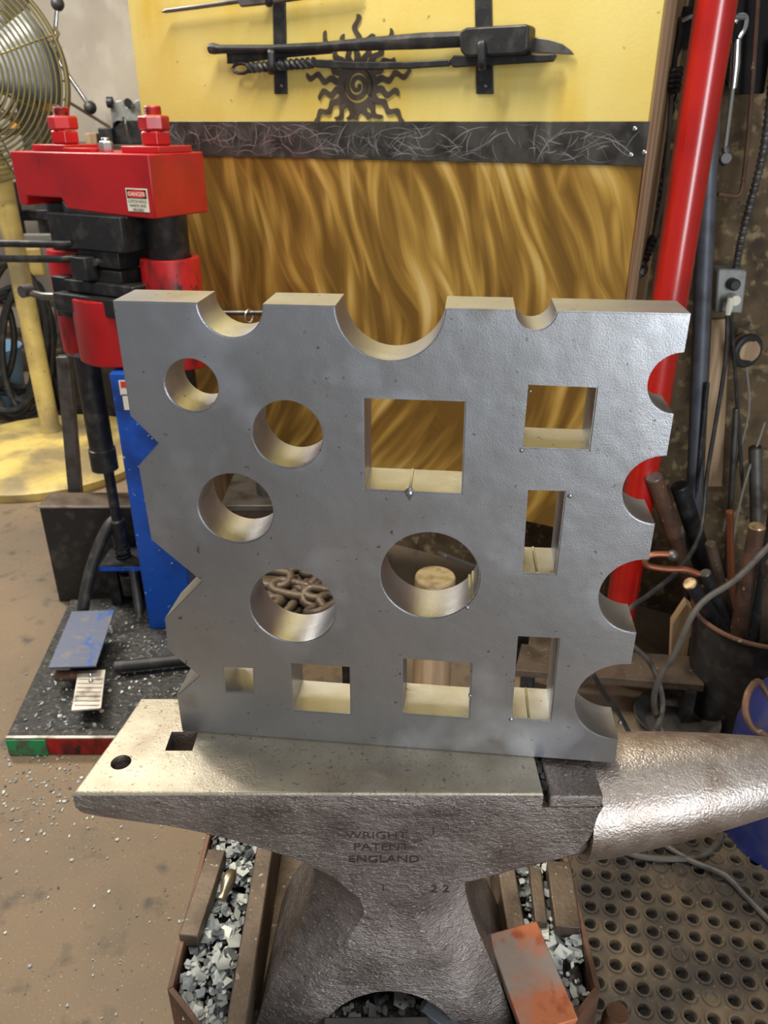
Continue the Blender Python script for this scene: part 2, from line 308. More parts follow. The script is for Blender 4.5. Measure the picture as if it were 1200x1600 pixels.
# straps with hooks
def strap(px0, px1, ptop, pbot, hooks, label):
    t = thing('strap_bracket', pp((px0 + px1) / 2, pbot, 0), label, 'bracket', 'forged strap brackets on the yellow board')
    a = [pp(px0, pbot, 0), pp(px1, pbot, 0), pp(px1 - 4, ptop, 0), pp(px0 - 4, ptop, 0)]
    MB().prism(a, -E2 * .006).build('strap', M['dark'], t, bevel=.001)
    for (hx, hy0, hy1, dep) in hooks:
        p0 = pp(hx, hy1 - 14, .006); p1 = pp(hx, hy1, dep * .55); p2 = pp(hx, hy1 - 6, dep); p3 = pp(hx, hy0, dep + .002)
        pts = spline([p0, p1, p2, p3, pp(hx, hy0 - 5, dep - .006)], 6)
        MB().tube(pts, .008, 6, flat=.5).build('hook', M['dark'], t)
    MB().ball(pp((px0 + px1) / 2, pbot - 12, .006), .004).build('rivet', M['grey'], t)
strap(431, 450, -60, 147, [(424, 84, 114, .05), (420, -30, 8, .04)], 'dark forged strap bracket holding the left ends of the forged tools')
strap(746, 772, -60, 147, [(753, 70, 108, .062)], 'dark forged strap bracket under the hammer head, right of the sun')
# forged tools resting in the hooks; outlines in the plane of the board, real thickness toward the room
def slabtool(pts, w0, w1): return MB().prism([pp(x, y, w0) for x, y in pts], -E2 * (w1 - w0))
ham = thing('long_hammer', pp(600, 80, .03), 'black forged hammer with thick block head and long flared handle on the yellow board', 'hammer')
m = MB(); rs = []
for x, yt, yb in ((328, 68, 84), (334, 67, 85), (345, 70, 84), (420, 70, 83), (500, 66, 81), (580, 58, 79), (660, 51, 77), (740, 48, 73)):
    A = pp(x, yt, .03); B = pp(x, yb, .03); h = (A - B).length; ca = (A + B) / 2; rs.append([ca + UZ * (h / 2 * y) - E2 * (.011 * q) for y, q in ((-1, -.5), (-1, .5), (-.35, 1), (.35, 1), (1, .4), (1, -.4), (.4, -1), (-.4, -1))])
m.rings(rs).build('handle', M['dark'], ham, bevel=.0015)
slabtool([(731, 52), (742, 46), (833, 41), (838, 44), (836, 80), (829, 87), (740, 91), (732, 82)], .012, .058).build('hammer_head', M['dark'], ham, bevel=.004)
kn = thing('curved_blade', pp(850, 75, .02), 'grey curved knife blade poking out past the hammer head', 'blade')
slabtool([(800, 62), (838, 59), (860, 62), (880, 69), (893, 79), (898, 86), (870, 84), (838, 82), (800, 82)], .008, .0118).build('blade', M['grey'], kn, bevel=.001)
fk = thing('twisted_poker', pp(600, 100, .02), 'black poker with twisted shank and ring end under the long hammer', 'fire tool')
slabtool([(357, 84), (430, 80), (520, 80), (520, 84), (430, 92), (385, 98), (358, 100)], .012, .02).build('flat_end', M['dark'], fk, bevel=.001)
MB().tube([pp(377 + 13 * math.cos(t / 10 * 6.28), 107 - 8 * math.sin(t / 10 * 6.28), .026) for t in range(11)], .004, 6).build('ring', M['dark'], fk)
m = MB(); P0 = pp(388, 106, .028); P1 = pp(490, 98, .028)
for ph in (0, math.pi):
    pts = []; rs_ = []
    for k in range(61):
        f = k / 60; p = P0.lerp(P1, f); aa = f * 2 * math.pi * 6 + ph; pts.append(p + (UZ * math.cos(aa) - E2 * math.sin(aa)) * .006); rs_.append(.0062)
    m.tube(pts, rs_, 7)
m.build('twist', M['dark'], fk)
slabtool([(485, 94), (500, 93), (560, 97), (640, 97), (704, 93), (709, 98), (703, 104), (640, 108), (560, 109), (500, 106), (486, 104)], .022, .034).build('shank', M['dark'], fk, bevel=.002)
slabtool([(707, 96), (714, 87), (760, 88), (868, 85), (871, 87), (866, 97), (780, 102), (712, 106)], .018, .036).build('chisel_end', M['dark'], fk, bevel=.002)
sw = thing('spear_blade', pp(500, 5, .03), 'grey forged spear with pointed tip, at the top of the yellow board', 'blade')
slabtool([(255, 20), (263, 14), (310, 8), (372, -1), (560, -28), (560, -12), (436, 6), (380, 12), (377, 6), (310, 15), (262, 21)], .022, .034).build('blade', M['grey'], sw, bevel=.003)
# ------------------------------------------------------------------ anvil
AY = .6065; AZ = .794
anv = thing('anvil', (0, AY, .42), 'large worn anvil with bright face and long horn, carrying the pierced steel block', 'anvil')
def interp(tab, z):
    for i in range(len(tab) - 1):
        z0, z1 = tab[i][0], tab[i + 1][0]
        if z0 >= z >= z1:
            f = (z0 - z) / (z0 - z1); return [tab[i][k] + (tab[i + 1][k] - tab[i][k]) * f for k in range(1, 7)]
    return list(tab[-1][1:])
# z, xL, xR, w, ws, front-flat xl, xr
T = [(.776, -.288, .205, .0675, .0665, -.284, .203), (.768, -.287, .204, .0673, .0645, -.28, .202), (.763, -.272, .203, .0668, .062, -.264, .201), (.757, -.245, .203, .0664, .060, -.236, .200),
     (.750, -.212, .203, .066, .058, -.202, .20), (.740, -.183, .203, .065, .057, -.172, .199), (.730, -.160, .202, .064, .055, -.148, .197), (.720, -.140, .20, .063, .053, -.126, .192), (.710, -.122, .203, .062, .050, -.106, .190, .053),
     (.700, -.106, .203, .061, .047, -.088, .170, .050), (.69, -.0945, .203, .060, .043, -.074, .140, .045), (.68, -.0855, .203, .0593, .040, -.062, .120, .038), (.672, -.080, .203, .0588, .036, -.05, .105, .028), (.666, -.0775, .202, .0587, .035, -.046, .088, .016), (.660, -.0752, .160, .0586, .034, -.042, .066, .013), (.652, -.0735, .112, .0585, .033, -.036, .048, .020),
    (.64, -.0725, .0845, .059, .032, -.024, .034), (.62, -.0755, .086, .060, .035, -.02, .029), (.60, -.082, .091, .063, .040, -.030, .038), (.575, -.093, .1, .068, .048, -.044, .052), (.55, -.105, .111, .073, .056, -.058, .066),
     (.52, -.119, .123, .079, .064, -.077, .083), (.49, -.131, .134, .084, .071, -.096, .10), (.46, -.141, .143, .088, .077, -.112, .116), (.44, -.146, .148, .089, .079, -.12, .123), (.42, -.148, .15, .088, .078, -.122, .125)]
m = MB(); rs = []
for row in T:
    z, xl, xr, ww, ws, fl, fr = row[:7]; wr = row[7] if len(row) > 7 else ws; ring = []
    def edge(p, q, n):
        for k in range(n):
            x = p[0] + (q[0] - p[0]) * k / n; y = p[1] + (q[1] - p[1]) * k / n; sk = max(0, y + .0675) / .0975
            x += (.02 * min(sk, 1) + .006 * max(0, sk - 1) / .385) * max(0, min(1, (-x - .08) / .15)); ring.append(V((x, AY + y, z)))
    cs = [(xl, -ws), (fl, -ww), (fr, -ww), (xr, -wr), (xr, wr), (fr, ww), (fl, ww), (xl, ws)]; ns = [3, 12, 3, 4, 3, 12, 3, 4]
    for i in range(8): edge(cs[i], cs[(i + 1) % 8], ns[i])
    rs.append(ring)
m.rings(rs)
body = m.build('body', M['anvil_body'], anv, ang=24)
def cutter(mb):
    o = mb.build('cutter', M['dark']); return o
def boolean(o, cut, op='DIFFERENCE'):
    md = o.modifiers.new('b', 'BOOLEAN'); md.object = cut; md.operation = op; md.solver = 'EXACT'
def bake(o, cuts, ang=24):
    dg = bpy.context.evaluated_depsgraph_get(); dg.update(); me = bpy.data.meshes.new_from_object(o.evaluated_get(dg)); old = o.data; nm = old.name
    o.modifiers.clear(); o.data = me; bpy.data.meshes.remove(old); me.name = nm; me.shade_smooth(); me.set_sharp_from_angle(angle=rad(ang))
    for k in cuts:
        if k: bpy.data.objects.remove(k)
hh = atz(284, 1158, AZ); ph = atz(189, 1191, AZ); hs = .027
hc1 = cutter(MB().box((hh.x, hh.y, .75), (hs, hs, .3))); hc2 = cutter(MB().cyl((ph.x, ph.y, .6), (ph.x, ph.y, .9), .0098, n=24))
arch = cutter(MB().lathe((.005, AY - .2, .418), [(.083, 0), (.083, .4)], 40, V((0, 1, 0))))
side = cutter(MB().lathe((-.3, AY, .40), [(.045, 0), (.045, .6)], 30, V((1, 0, 0))))
arch.scale = (1, 1, 1.12)
for q in (hc1, hc2, arch, side): boolean(body, q)
bake(body, [arch, side])
# face plate, left edge slightly skewed like the worn heel
fp = [(-.288, AY - .0675), (.1475, AY - .0675), (.1475, AY + .0675), (-.262, AY + .0675), (-.268, AY + .03)]
def inset(poly, d):
    n = len(poly); out = []
    for i in range(n):
        p0, p1, p2 = V(poly[i - 1]), V(poly[i]), V(poly[(i + 1) % n]); a = (p1 - p0).normalized(); b = (p2 - p1).normalized(); na = V((-a.y, a.x)); nb = V((-b.y, b.x)); k = na + nb; out.append(p1 + k * (d * 2 / k.length_squared))
    return out
fo = MB().rings([[V((*p, z)) for p in inset(fp, d)] for d, z in ((0, .7755), (0, AZ - .0032), (.0004, AZ - .0018), (.0016, AZ - .0005), (.0034, AZ))]).build('face_plate', M['anvil_face'], anv, ang=40)
for q in (hc1, hc2): boolean(fo, q)
bake(fo, [hc1, hc2], 40)
fo.data.materials.append(M['anvil_body'])
for p in fo.data.polygons:
    if abs(p.normal.z) < .2: p.material_index = 1
MB().box((.1785, AY, .7825), (.050, .1348, .0145)).build('step_table', M['anvil_body'], anv, bevel=.0025, seg=3)
m = MB(); rs = []
for i in range(17):
    f = i / 16; x = .2015 + f * .31; zc = .7205 + .046 * f + .004 * f * f; r = .0545 * (1 - f ** 1.55) ** .8 + .0055 * (1 - .5 * f); ry = r * 1.08
    rs.append([V((x, AY + ry * math.cos(2 * math.pi * k / 40) , zc + r * math.sin(2 * math.pi * k / 40))) for k in range(40)])
m.rings(rs).build('horn', M['horn'], anv, ang=50)
# the throat under the horn: gusset from horn root to waist is part of the body; filler crumbs in the gap behind the step
m = MB(); rr = random.Random(5)
for i in range(26):
    p = V((.1505 + rr.uniform(-.0015, .0015), AY + rr.uniform(-.06, .06), .786 + rr.uniform(0, .003))); m.box(p, (.004, .008, .004), (V((1, rr.uniform(-.5, .5), 0)).normalized(), V((0, 1, 0)), UZ))
m.build('scale_crumbs', M['scaled'], anv, stuff=True)
def stamp(txt, px, py, size):
    m = MB()
    zz = aty(px, py, AY - .062).z; ww = interp(T, zz)[2]; p = aty(px, py, AY - ww - .0002); z2 = p.z
    w2 = interp(T, z2 + .012)[2]; ey = V((0, -(w2 - interp(T, z2)[2]), .012)).normalized()
    m.add(*textmesh(txt, size, .0004, p, RT, ey)); o = m.build('stamped_letters', M['stampshade'], anv, fix=False)
for txt, px, py, s_ in (('WRIGHT', 540, 1310, .0150), ('I', 674, 1304, .014), ('PATENT', 552, 1328, .0150), ('ENGLAND', 544, 1347, .0150), ('1', 524, 1395, .013), ('1', 594, 1392, .013), ('2 2', 672, 1394, .0155)):
    stamp(txt, px, py, s_)
# ------------------------------------------------------------------ swage block
BL = V((-.2051, .6223, AZ)); BE = V((.99438, -.10587, 0)); BN = V((.10587, .99438, 0)); TK = .048
def arc(cx, cy, r, a0, a1, n=22): return [(cx + r * math.cos(rad(a0 + (a1 - a0) * k / n)), cy + r * math.sin(rad(a0 + (a1 - a0) * k / n))) for k in range(n + 1)]
def notch_top(x0, x1, dep):
    ch = (x1 - x0) / 2; r = (ch * ch + dep * dep) / (2 * dep); cy = 431 - dep + r; a = math.degrees(math.asin(min(1, ch / r))); a = a if cy >= 431 else 180 - a
    return arc((x0 + x1) / 2, cy, r, 270 - a, 270 + a)
def notch_r(y0, y1, dep):
    ch = abs(y0 - y1) / 2; r = (ch * ch + dep * dep) / (2 * dep); cx = 430 - dep + r; a = math.degrees(math.asin(min(1, ch / r))); a = a if cx >= 430 else 180 - a
    return arc(cx, (y0 + y1) / 2, r, 180 - a, 180 + a)
outl = [(-6, 431)] + notch_top(61.7, 113, 26) + notch_top(169, 252, 41) + notch_top(304, 334, 14.5) + [(430, 431)] + notch_r(402.5, 354.7, 23) + notch_r(319.8, 259.8, 30) + notch_r(226, 152, 37) + notch_r(117.4, 29.7, 45) + \
    [(430.5, 0), (-.5, 0), (-.5, 45.9), (24.4, 71.6), (-2.9, 100), (-1.5, 136), (38.4, 180), (-3.3, 220), (-4.9, 292), (15.5, 313.4), (-5.6, 337)]
holes = [arc(50, 365, 22, 0, 360, 47)[:-1], arc(126.5, 325.7, 29.2, 0, 360, 55)[:-1], arc(77, 255.5, 33, 0, 360, 59)[:-1], arc(122, 158.3, 39.6, 0, 360, 63)[:-1], arc(246.5, 198.3, 43.3, 0, 360, 67)[:-1],
         [(190.3, 358.8), (270, 358.8), (270.6, 279.4), (190, 279.6)], [(318, 374), (369.6, 373.4), (369.5, 322.6), (317.8, 322.6)], [(325, 285), (354.7, 285.5), (354.4, 207.4), (326.5, 207)],
         [(327.5, 140.3), (363.5, 140.9), (364.6, 47), (328.8, 46.5)], [(50.5, 83.8), (79.2, 84.4), (78.2, 55.6), (49.8, 54.6)], [(117, 93.6), (173.4, 93.6), (173.1, 36.7), (117.1, 37)], [(224, 107.4), (287.3, 107.3), (287.8, 42.4), (224.8, 42.8)]]
cu = bpy.data.curves.new('swage', 'CURVE'); cu.dimensions = '2D'; cu.fill_mode = 'BOTH'; cu.extrude = TK / 2; cu.bevel_depth = 0
for lp in [outl] + holes:
    s_ = cu.splines.new('POLY'); s_.points.add(len(lp) - 1); s_.use_cyclic_u = True
    for p, q in zip(s_.points, lp): p.co = (q[0] / 1000, q[1] / 1000, 0, 1)
tmp = bpy.data.objects.new('tmp', cu); COL.objects.link(tmp); dg = bpy.context.evaluated_depsgraph_get()
me = bpy.data.meshes.new_from_object(tmp.evaluated_get(dg)); bpy.data.objects.remove(tmp)
bm = bmesh.new(); bm.from_mesh(me); bmesh.ops.remove_doubles(bm, verts=bm.verts, dist=1e-5); bmesh.ops.recalc_face_normals(bm, faces=bm.faces)
bmesh.ops.dissolve_limit(bm, angle_limit=rad(1), verts=bm.verts, edges=bm.edges)
for f in bm.faces: f.material_index = 0 if abs(f.normal.z) > .9 else 1
es = [e for e in bm.edges if len(e.link_faces) == 2 and e.link_faces[0].material_index != e.link_faces[1].material_index]
bmesh.ops.bevel(bm, geom=es, offset=.0011, segments=2, affect='EDGES', material=0)
B0 = BL + BE * .215 + BN * TK / 2
for v in bm.verts: v.co = BL + BE * v.co.x + UZ * v.co.y + BN * (TK / 2 + v.co.z) - B0
bmesh.ops.recalc_face_normals(bm, faces=bm.faces)
bm.to_mesh(me); bm.free(); me.materials.clear(); me.materials.append(M['plate']); me.materials.append(M['cut'])
me.shade_smooth(); me.set_sharp_from_angle(angle=rad(28))
blk = bpy.data.objects.new('swage_block', me); COL.objects.link(blk); blk.location = B0; ORG[blk.as_pointer()] = V(B0)
tag(blk, 'thick square steel block pierced with round and square holes, standing on the anvil', 'block')
def bp_(s_, h, d=0): return BL + BE * s_ / 1000 + UZ * h / 1000 + BN * d
m = MB(); m.lathe(bp_(228, 279.2, -.001), [(0, -.008), (.0025, -.003), (.004, 0), (.0035, .002), (.001, .004), (0, .007)], 10); m.build('dross_bead', M['plate'], blk)
for s_, h, r_ in ((359, 282, .0035), (317, 320, .003), (328, 45.5, .0035), (320, 369, .002), (281, 168, .003), (429, 50, .003), (288, 70, .0025)): MB().ball(bp_(s_, h, .001), r_ * .75, 10).build('dross_bead', M['plate'], blk)
for s_, h in ((228, 279.7), (339, 207.4), (345, 46.9), (283, 174.5), (286, 178.5)): MB().tube([bp_(s_, h, .001), bp_(s_ - .5, h, .02), bp_(s_ - 1, h, .046)], .0013, 6).build('pierce_ridge', M['cut'], blk)
# ------------------------------------------------------------------ anvil stand: octagonal steel box with tray
def octo(hw, ch, y0, y1): return [(-hw, y0 + ch), (-hw + ch, y0), (hw - ch, y0), (hw, y0 + ch), (hw, y1 - ch), (hw - ch, y1), (-hw + ch, y1), (-hw, y1 - ch)]
st = thing('anvil_stand', (0, .65, 0), 'rust brown eight-sided steel stand under the anvil, its rim tray full of scale', 'stand')
oo = octo(.239, .108, .44, .87); oi = octo(.233, .1055, .446, .864)
for i in range(8):
    j = (i + 1) % 8; P4 = [V((*oo[i], 0)), V((*oo[j], 0)), V((*oi[j], 0)), V((*oi[i], 0))]
    MB().prism(P4, UZ * .492).build('side_wall', M['rustbrown'], st, bevel=.0008)
MB().prism([V((x, y, .40)) for x, y in oi], UZ * .0195).build('top_plate', M['mill'], st)
for sx in (-1, 1): MB().box((sx * .156, .65, .458), (.022, .30, .078)).build('cheek_plate', M['mill'], st, bevel=.002)
rr = random.Random(21)
def flakes(m, n, samp, s0, s1, tilt=.5):
    for i in range(n):
        p = samp(); s_ = s0 + (s1 - s0) * rr.random() ** 2.2; nrm = V((rr.gauss(0, tilt), rr.gauss(0, tilt), 1)).normalized(); x, y = frame(nrm); k = rr.choice([4, 5, 5, 6]); a0 = rr.uniform(0, 6.28); el = rr.uniform(.5, 1)
        poly = [p + (x * math.cos(a0 + 6.283 * q / k) + y * math.sin(a0 + 6.283 * q / k) * el) * s_ * rr.uniform(.65, 1.1) for q in range(k)]
        m.cur = rr.choice([0, 0, 1, 2]); m.prism(poly, nrm * rr.uniform(.0006, .0014))
    m.cur = 0; return m
M['scale2'] = mat('pale_scale_flake', c(198, 202, 196), .55, .1, [(c(160, 166, 168), 40, .5, .7, 2)], [(120, .3)])
M['scale3'] = mat('dark_scale_flake', c(112, 118, 122), .42, .35, [(c(60, 66, 72), 40, .5, .7, 2)], [(120, .3)])
FM = [M['scale'], M['scale2'], M['scale3']]
def heap(m, x0, x1, y0, y1, z, amp, n=14):
    vs = []
    for j in range(n + 1):
        for i in range(n + 1): vs.append(V((x0 + (x1 - x0) * i / n, y0 + (y1 - y0) * j / n, z + amp * rr.random() if 0 < i < n and 0 < j < n else z - amp)))
    return m.add(vs, [(j * (n + 1) + i, j * (n + 1) + i + 1, (j + 1) * (n + 1) + i + 1, (j + 1) * (n + 1) + i) for j in range(n) for i in range(n)])
for nm, x0, x1, lab in (('left', -.232, -.168, 'pale grey scale flakes heaped in the stand tray left of the anvil'), ('right', .168, .232, 'pale grey scale flakes heaped in the stand tray right of the anvil'), ('front', -.115, .115, 'dark scale flakes heaped under the arch of the anvil feet')):
    m = MB(); m.cur = 3
    if nm == 'front': heap(m, -.13, .13, .462, .60, .444, .014, 18)
    else: heap(m, x0 - (.001 if x0 < 0 else 0), x1 + .001, .552, .77, .456, .016, 14); heap(m, (-.18 if x0 < 0 else .13), (-.13 if x0 < 0 else .18), .47, .56, .444, .012, 8)
    n_ = {'left': 560, 'right': 430, 'front': 420}[nm]
    def samp():
        if nm == 'front': return V((rr.uniform(-.125, .125), rr.uniform(.465, .58), .454 + rr.random() * .012))
        y = rr.uniform(.475, .765); f = max(0, (.548 - y)); a = x0 + (f if x0 < 0 else 0); b = x1 - (f if x0 > 0 else 0)
        return V((rr.uniform(a + .004, b - .004), y, .470 + rr.random() * .014))
    flakes(m, n_, samp, .003, .0145, .32)
    o = m.build('scale_flakes', FM + [M['scaled']], fix=False, ang=15); o['kind'] = 'stuff'; tag(o, lab, 'metal scale')
def lay_bar(pa, pb, za, zb, wpx, th, name, material, label, cat='bar', bev=.0015, group=None):
    a = atz(*pa, za); b = atz(*pb, zb); d = (b - a).normalized(); x = d.cross(UZ).normalized(); z = x.cross(d)
    o = MB().box((a + b) / 2 - z * th / 2, ((b - a).length, wpx, th), (d, x, z)).build(name, material, bevel=bev); return tag(o, label, cat, group)
lay_bar((339, 1327), (294, 1462), .500, .500, .0235, .020, 'flat_bar', M['mill'], 'speckled brown square bar lying on the left scale heap by the stand rim')
lay_bar((392, 1424), (379, 1515), .492, .492, .0125, .018, 'flat_bar', M['mill'], 'short narrow dark bar beside the left cheek plate of the stand')
lay_bar((873, 1345), (888, 1448), .500, .500, .0300, .022, 'flat_bar', M['mill'], 'thick bar with pale scale crust along the right rim of the stand')
lay_bar((836, 1352), (846, 1440), .494, .494, .0150, .020, 'flat_bar', M['mill'], 'narrow brown bar lying next to the right cheek plate of the stand')
a = V((.128, .625, .535)); b = V((.172, .462, .515)); d = (b - a).normalized(); x = d.cross(UZ).normalized(); z = x.cross(d)
lay_bar((800, 1449), (862, 1605), .525, .505, .062, .012, 'rusty_bar', M['rust'], 'wide flat bar with orange rust leaning beside the right foot of the anvil')
lay_bar((588, 1588), (588, 1660), .486, .480, .113, .03, 'steel_offcut', M['grey'], 'flat grey steel block on the dark scale at the bottom, in front of the anvil', 'offcut')
lay_bar((664, 1568), (712, 1603), .484, .480, .018, .012, 'steel_sliver', M['scale3'], 'slate blue sliver of steel right of the grey block under the anvil', 'offcut')
m = MB(); pts = [atz(x, y, z) for x, y, z in ((362, 1364, .50), (356, 1378, .502), (351, 1393, .502), (346, 1406, .499))]
tag(m.tube(spline(pts, 4), [.007 + .002 * math.sin(k * .5) for k in range(13)], 12).build('polished_lump', M['bronze']), 'small shiny curved metal lump among the flakes on the left', 'offcut')
pr = atz(965, 1582, .45)
tag(MB().lathe((pr.x, pr.y, 0), [(.016, 0), (.016, .435), (.0125, .45)], 14).build('round_rod', M['rustbrown']), 'rusty round rod standing upright against the right front of the stand', 'rod')
# ------------------------------------------------------------------ perforated rubber mat
m = MB(); mo = V((.50, 1.0, 0)); ya = rad(-8); mx = V((math.cos(ya), math.sin(ya), 0)); my = V((-math.sin(ya), math.cos(ya), 0)); P = .0375; H = .013; NX, NY = 7, 15
rr = random.Random(2)
for i in range(-NX, NX + 1):
    for j in range(-NY, NY + 1):
        cc = mo + mx * (i * P + (.0 if j % 2 else .004)) + my * (j * P)
        if cc.x < .285 or cc.y < .40 or cc.y > 1.31: continue
        plug = ((cc - V((.62, 1.09, 0))).length < .075 and rr.random() < .85) or rr.random() < .02
        k = 16; vs = []
        for q in range(k):
            t = 2 * math.pi * q / k; ct, s_ = math.cos(t), math.sin(t); sq = 1 / max(abs(ct), abs(s_)) * P / 2
            d = mx * ct + my * s_
            for r_, z in ((sq, H - .004), (.0155, H - .004), (.0145, H), (.0112, H), (.0098, H - .003 if plug else .001)): vs.append(cc + d * r_ + UZ * z)
        fs = []
        for q in range(k):
            A = 5 * q; B = 5 * ((q + 1) % k)
            for l in range(4): fs.append((A + l, B + l, B + l + 1, A + l + 1))
        m.add(vs, fs); m.cur = 0 if plug else 1; m.add([vs[5 * q + 4] for q in range(k)], [tuple(range(k))]); m.cur = 0  # open hole bottoms are coloured black, painting the shade of a deeper hole
xs = [p for p in m.v]
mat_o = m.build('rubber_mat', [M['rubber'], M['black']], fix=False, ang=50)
tag(mat_o, 'dirty black rubber floor mat full of round drain holes', 'mat')
# loose scale on the floor
m = MB()
def samp():
    if rr.random() < .6: p = atz(60 + rr.gauss(0, 110), 1215 + rr.gauss(0, 60), 0)
    else: p = V((rr.uniform(-1.25, .2), rr.uniform(.75, 1.40), 0))
    return V((p.x, p.y, .0015))
flakes(m, 700, samp, .0015, .006, .12); o = m.build('floor_scale', FM, fix=False); o['kind'] = 'stuff'; tag(o, 'loose scale flakes scattered over the concrete floor at left', 'metal scale')
# ------------------------------------------------------------------ forging press
K0 = V((-.504, 1.85, 0))
def pl(s_, t, z): return K0 - E1 * s_ + E2 * t + UZ * z
PA = (-E1, E2, UZ)
prs = thing('forging_press', (-.66, 1.95, 0), 'red, blue and black upright forging press with heavy red top beam, left of the anvil', 'press')
bz0, bz1 = 1.156, 1.287
prof = [(0, bz0), (.155, bz0 + .004), (.27, bz0 + .010), (.285, bz0 + .034), (.40, bz0 + .034), (.405, bz0 + .012), (.432, bz0 + .012), (.432, bz1), (0, bz1)]
beam = MB().prism([pl(s_, 0, z) for s_, z in prof], E2 * .181).build('top_beam', M['red'], prs, bevel=.003)
for s_, tt in ((.06, .095), (.345, .095)):
    wp = MB().box(pl(s_, tt, bz1 + .007), (.11, .11, .014), PA).build('washer_plate', M['red'], prs, bevel=.002)
    for k in range(2):
        z0 = bz1 + .014 + k * .031; a0 = .3 + .45 * k; ring = lambda r, z: [pl(s_, tt, z) + (E1 * math.cos(a0 + math.pi / 3 * q) + E2 * math.sin(a0 + math.pi / 3 * q)) * r for q in range(6)]
        MB().rings([ring(.031, z0), ring(.0345, z0 + .004), ring(.0345, z0 + .026), ring(.031, z0 + .030)]).build('nut', M['red'], prs, bevel=.0015)
    zt = bz1 + .076; m = MB(); m.lathe(pl(s_, tt, zt), [(.02, 0)] + [(.0195 if q % 2 else .0178, .002 + q * .0018) for q in range(8)] + [(.017, .018)], 24); m.build('threaded_end', M['redworn'], prs)
MB().box(pl(.25, .05, bz1 + .004), (.09, .025, .008), PA).build('key_strip', M['red'], prs, bevel=.001)
m = MB(); cz = pl(.19, .07, bz1)
m.rings([[cz + UZ * z + (E1 * math.cos(math.pi / 3 * q) + E2 * math.sin(math.pi / 3 * q)) * r for q in range(6)] for r, z in ((.016, 0), (.017, .003), (.017, .018), (.013, .023))]); m.lathe(cz, [(.0095, .022), (.0095, .029), (.007, .03)], 16)
m.build('zinc_bolt', M['zinc'], prs, bevel=.001)
# danger decal on the front face
d0 = pl(.080, -.0012, bz0 + .012); dx = E1; ez = UZ
dec = MB().box(d0 + dx * .035 + ez * .026 , (.062, .0016, .048), (E1, E2, UZ)).build('danger_decal', M['white'], prs)
MB().box(d0 + dx * .035 + ez * .0385 - E2 * .001, (.057, .0006, .018), (E1, E2, UZ)).build('black_field', M['ink'], dec)
m = MB(); oc = d0 + dx * .035 + ez * .0385 - E2 * .0013
m.prism([oc + dx * (.0265 * math.copysign(abs(math.cos(q / 32 * 6.283)) ** .55, math.cos(q / 32 * 6.283))) + ez * (.0075 * math.copysign(abs(math.sin(q / 32 * 6.283)) ** .8, math.sin(q / 32 * 6.283))) for q in range(32)], -E2 * .0006); m.build('red_oval', M['decalred'], dec)
MB().add(*textmesh('DANGER', .0122, .0002, oc - E2 * .0009 - ez * .0042, dx, ez, 'CENTER')).build('danger_word', M['white'], dec, fix=False)
m = MB()
for k, tx in enumerate(('CATCH HOLD', 'HANDS AND', 'FINGERS')): m.add(*textmesh(tx, .0085, .0002, d0 + dx * .035 + ez * (.0205 - k * .0088) - E2 * .0011, dx, ez, 'CENTER'))
m.build('warning_lines', M['ink'], dec, fix=False)
# columns, sleeves, cylinder
for s_, t, nm in ((.060, .095, 0), (.375, .095, 1)):
    MB().lathe(pl(s_, t, 0), [(.05, 1.0), (.05, 1.115), (.0505, 1.116), (.0505, 1.17)], 40).build('guide_column', M['dark'], prs)
    MB().lathe(pl(s_, t, 0), [(.069, .80), (.0705, .802), (.0705, 1.056), (.068, 1.06), (.053, 1.06), (.053, 1.05)], 40).build('guide_sleeve', M['redworn'], prs)
MB().lathe(pl(.215, .075, 0), [(.118, .806), (.122, .81), (.122, .963), (.119, .966), (.09, .966), (.09, .972)], 56).build('ram_cylinder', M['red'], prs)
# dies
MB().prism([pl(s_, .0, z) for s_, z in ((.285, 1.185), (.285, 1.145), (.14, 1.145), (.01 + .075, 1.15), (.085, 1.155), (.085, 1.158), (.155, 1.16), (.27, 1.168))][::-1], E2 * .12).build('die_back_plate', M['dark'], prs, bevel=.002)
MB().box(pl(.215, .05, 1.117), (.235, .12, .078), PA).build('upper_die_holder', M['dark'], prs, bevel=.003)
MB().box(pl(.195, .05, 1.058), (.13, .10, .040), PA).build('upper_die', M['dark'], prs, bevel=.003)
MB().box(pl(.195, .05, 1.018), (.13, .10, .030), PA).build('lower_die', M['dark'], prs, bevel=.003)
MB().box(pl(.195, .045, .990), (.225, .12, .030), PA).build('lower_die_holder', M['dark'], prs, bevel=.004)
MB().box(pl(.205, .03, .952), (.255, .13, .044), PA).build('lower_die_clamp', M['dark'], prs, bevel=.004)
MB().box(pl(.345, .035, .955), (.05, .07, .10), PA).build('clamp_lug', M['dark'], prs, bevel=.003)
MB().lathe(pl(.195, -.012, 1.052), [(.008, 0), (.008, .012), (.005, .014)], 14, E2).build('die_bolt', M['grey'], prs)
m = MB(); m.tube([pl(.36, .0, .955), pl(.40, -.01, .955), pl(.425, -.03, .965)], .009, 8); m.lathe(pl(.43, -.045, .968), [(.015, 0), (.015, .03)], 14, E2); m.build('clamp_screw', M['grey'], prs)
# blue frame
MB().box((-.605, 1.985, .425), (.13, .22, .75)).build('blue_column', M['blue'], prs, bevel=.004)
for k, (x, z) in enumerate(((-.624, .765), (-.620, .725))): 
    q = MB().box((x, 1.874, z - .0), (.05, .0012, .036)).build('safety_sticker', M['white'], prs)
    if k == 0: MB().box((x, 1.8732, z + .007), (.042, .0006, .016)).build('red_field', M['decalred'], q)
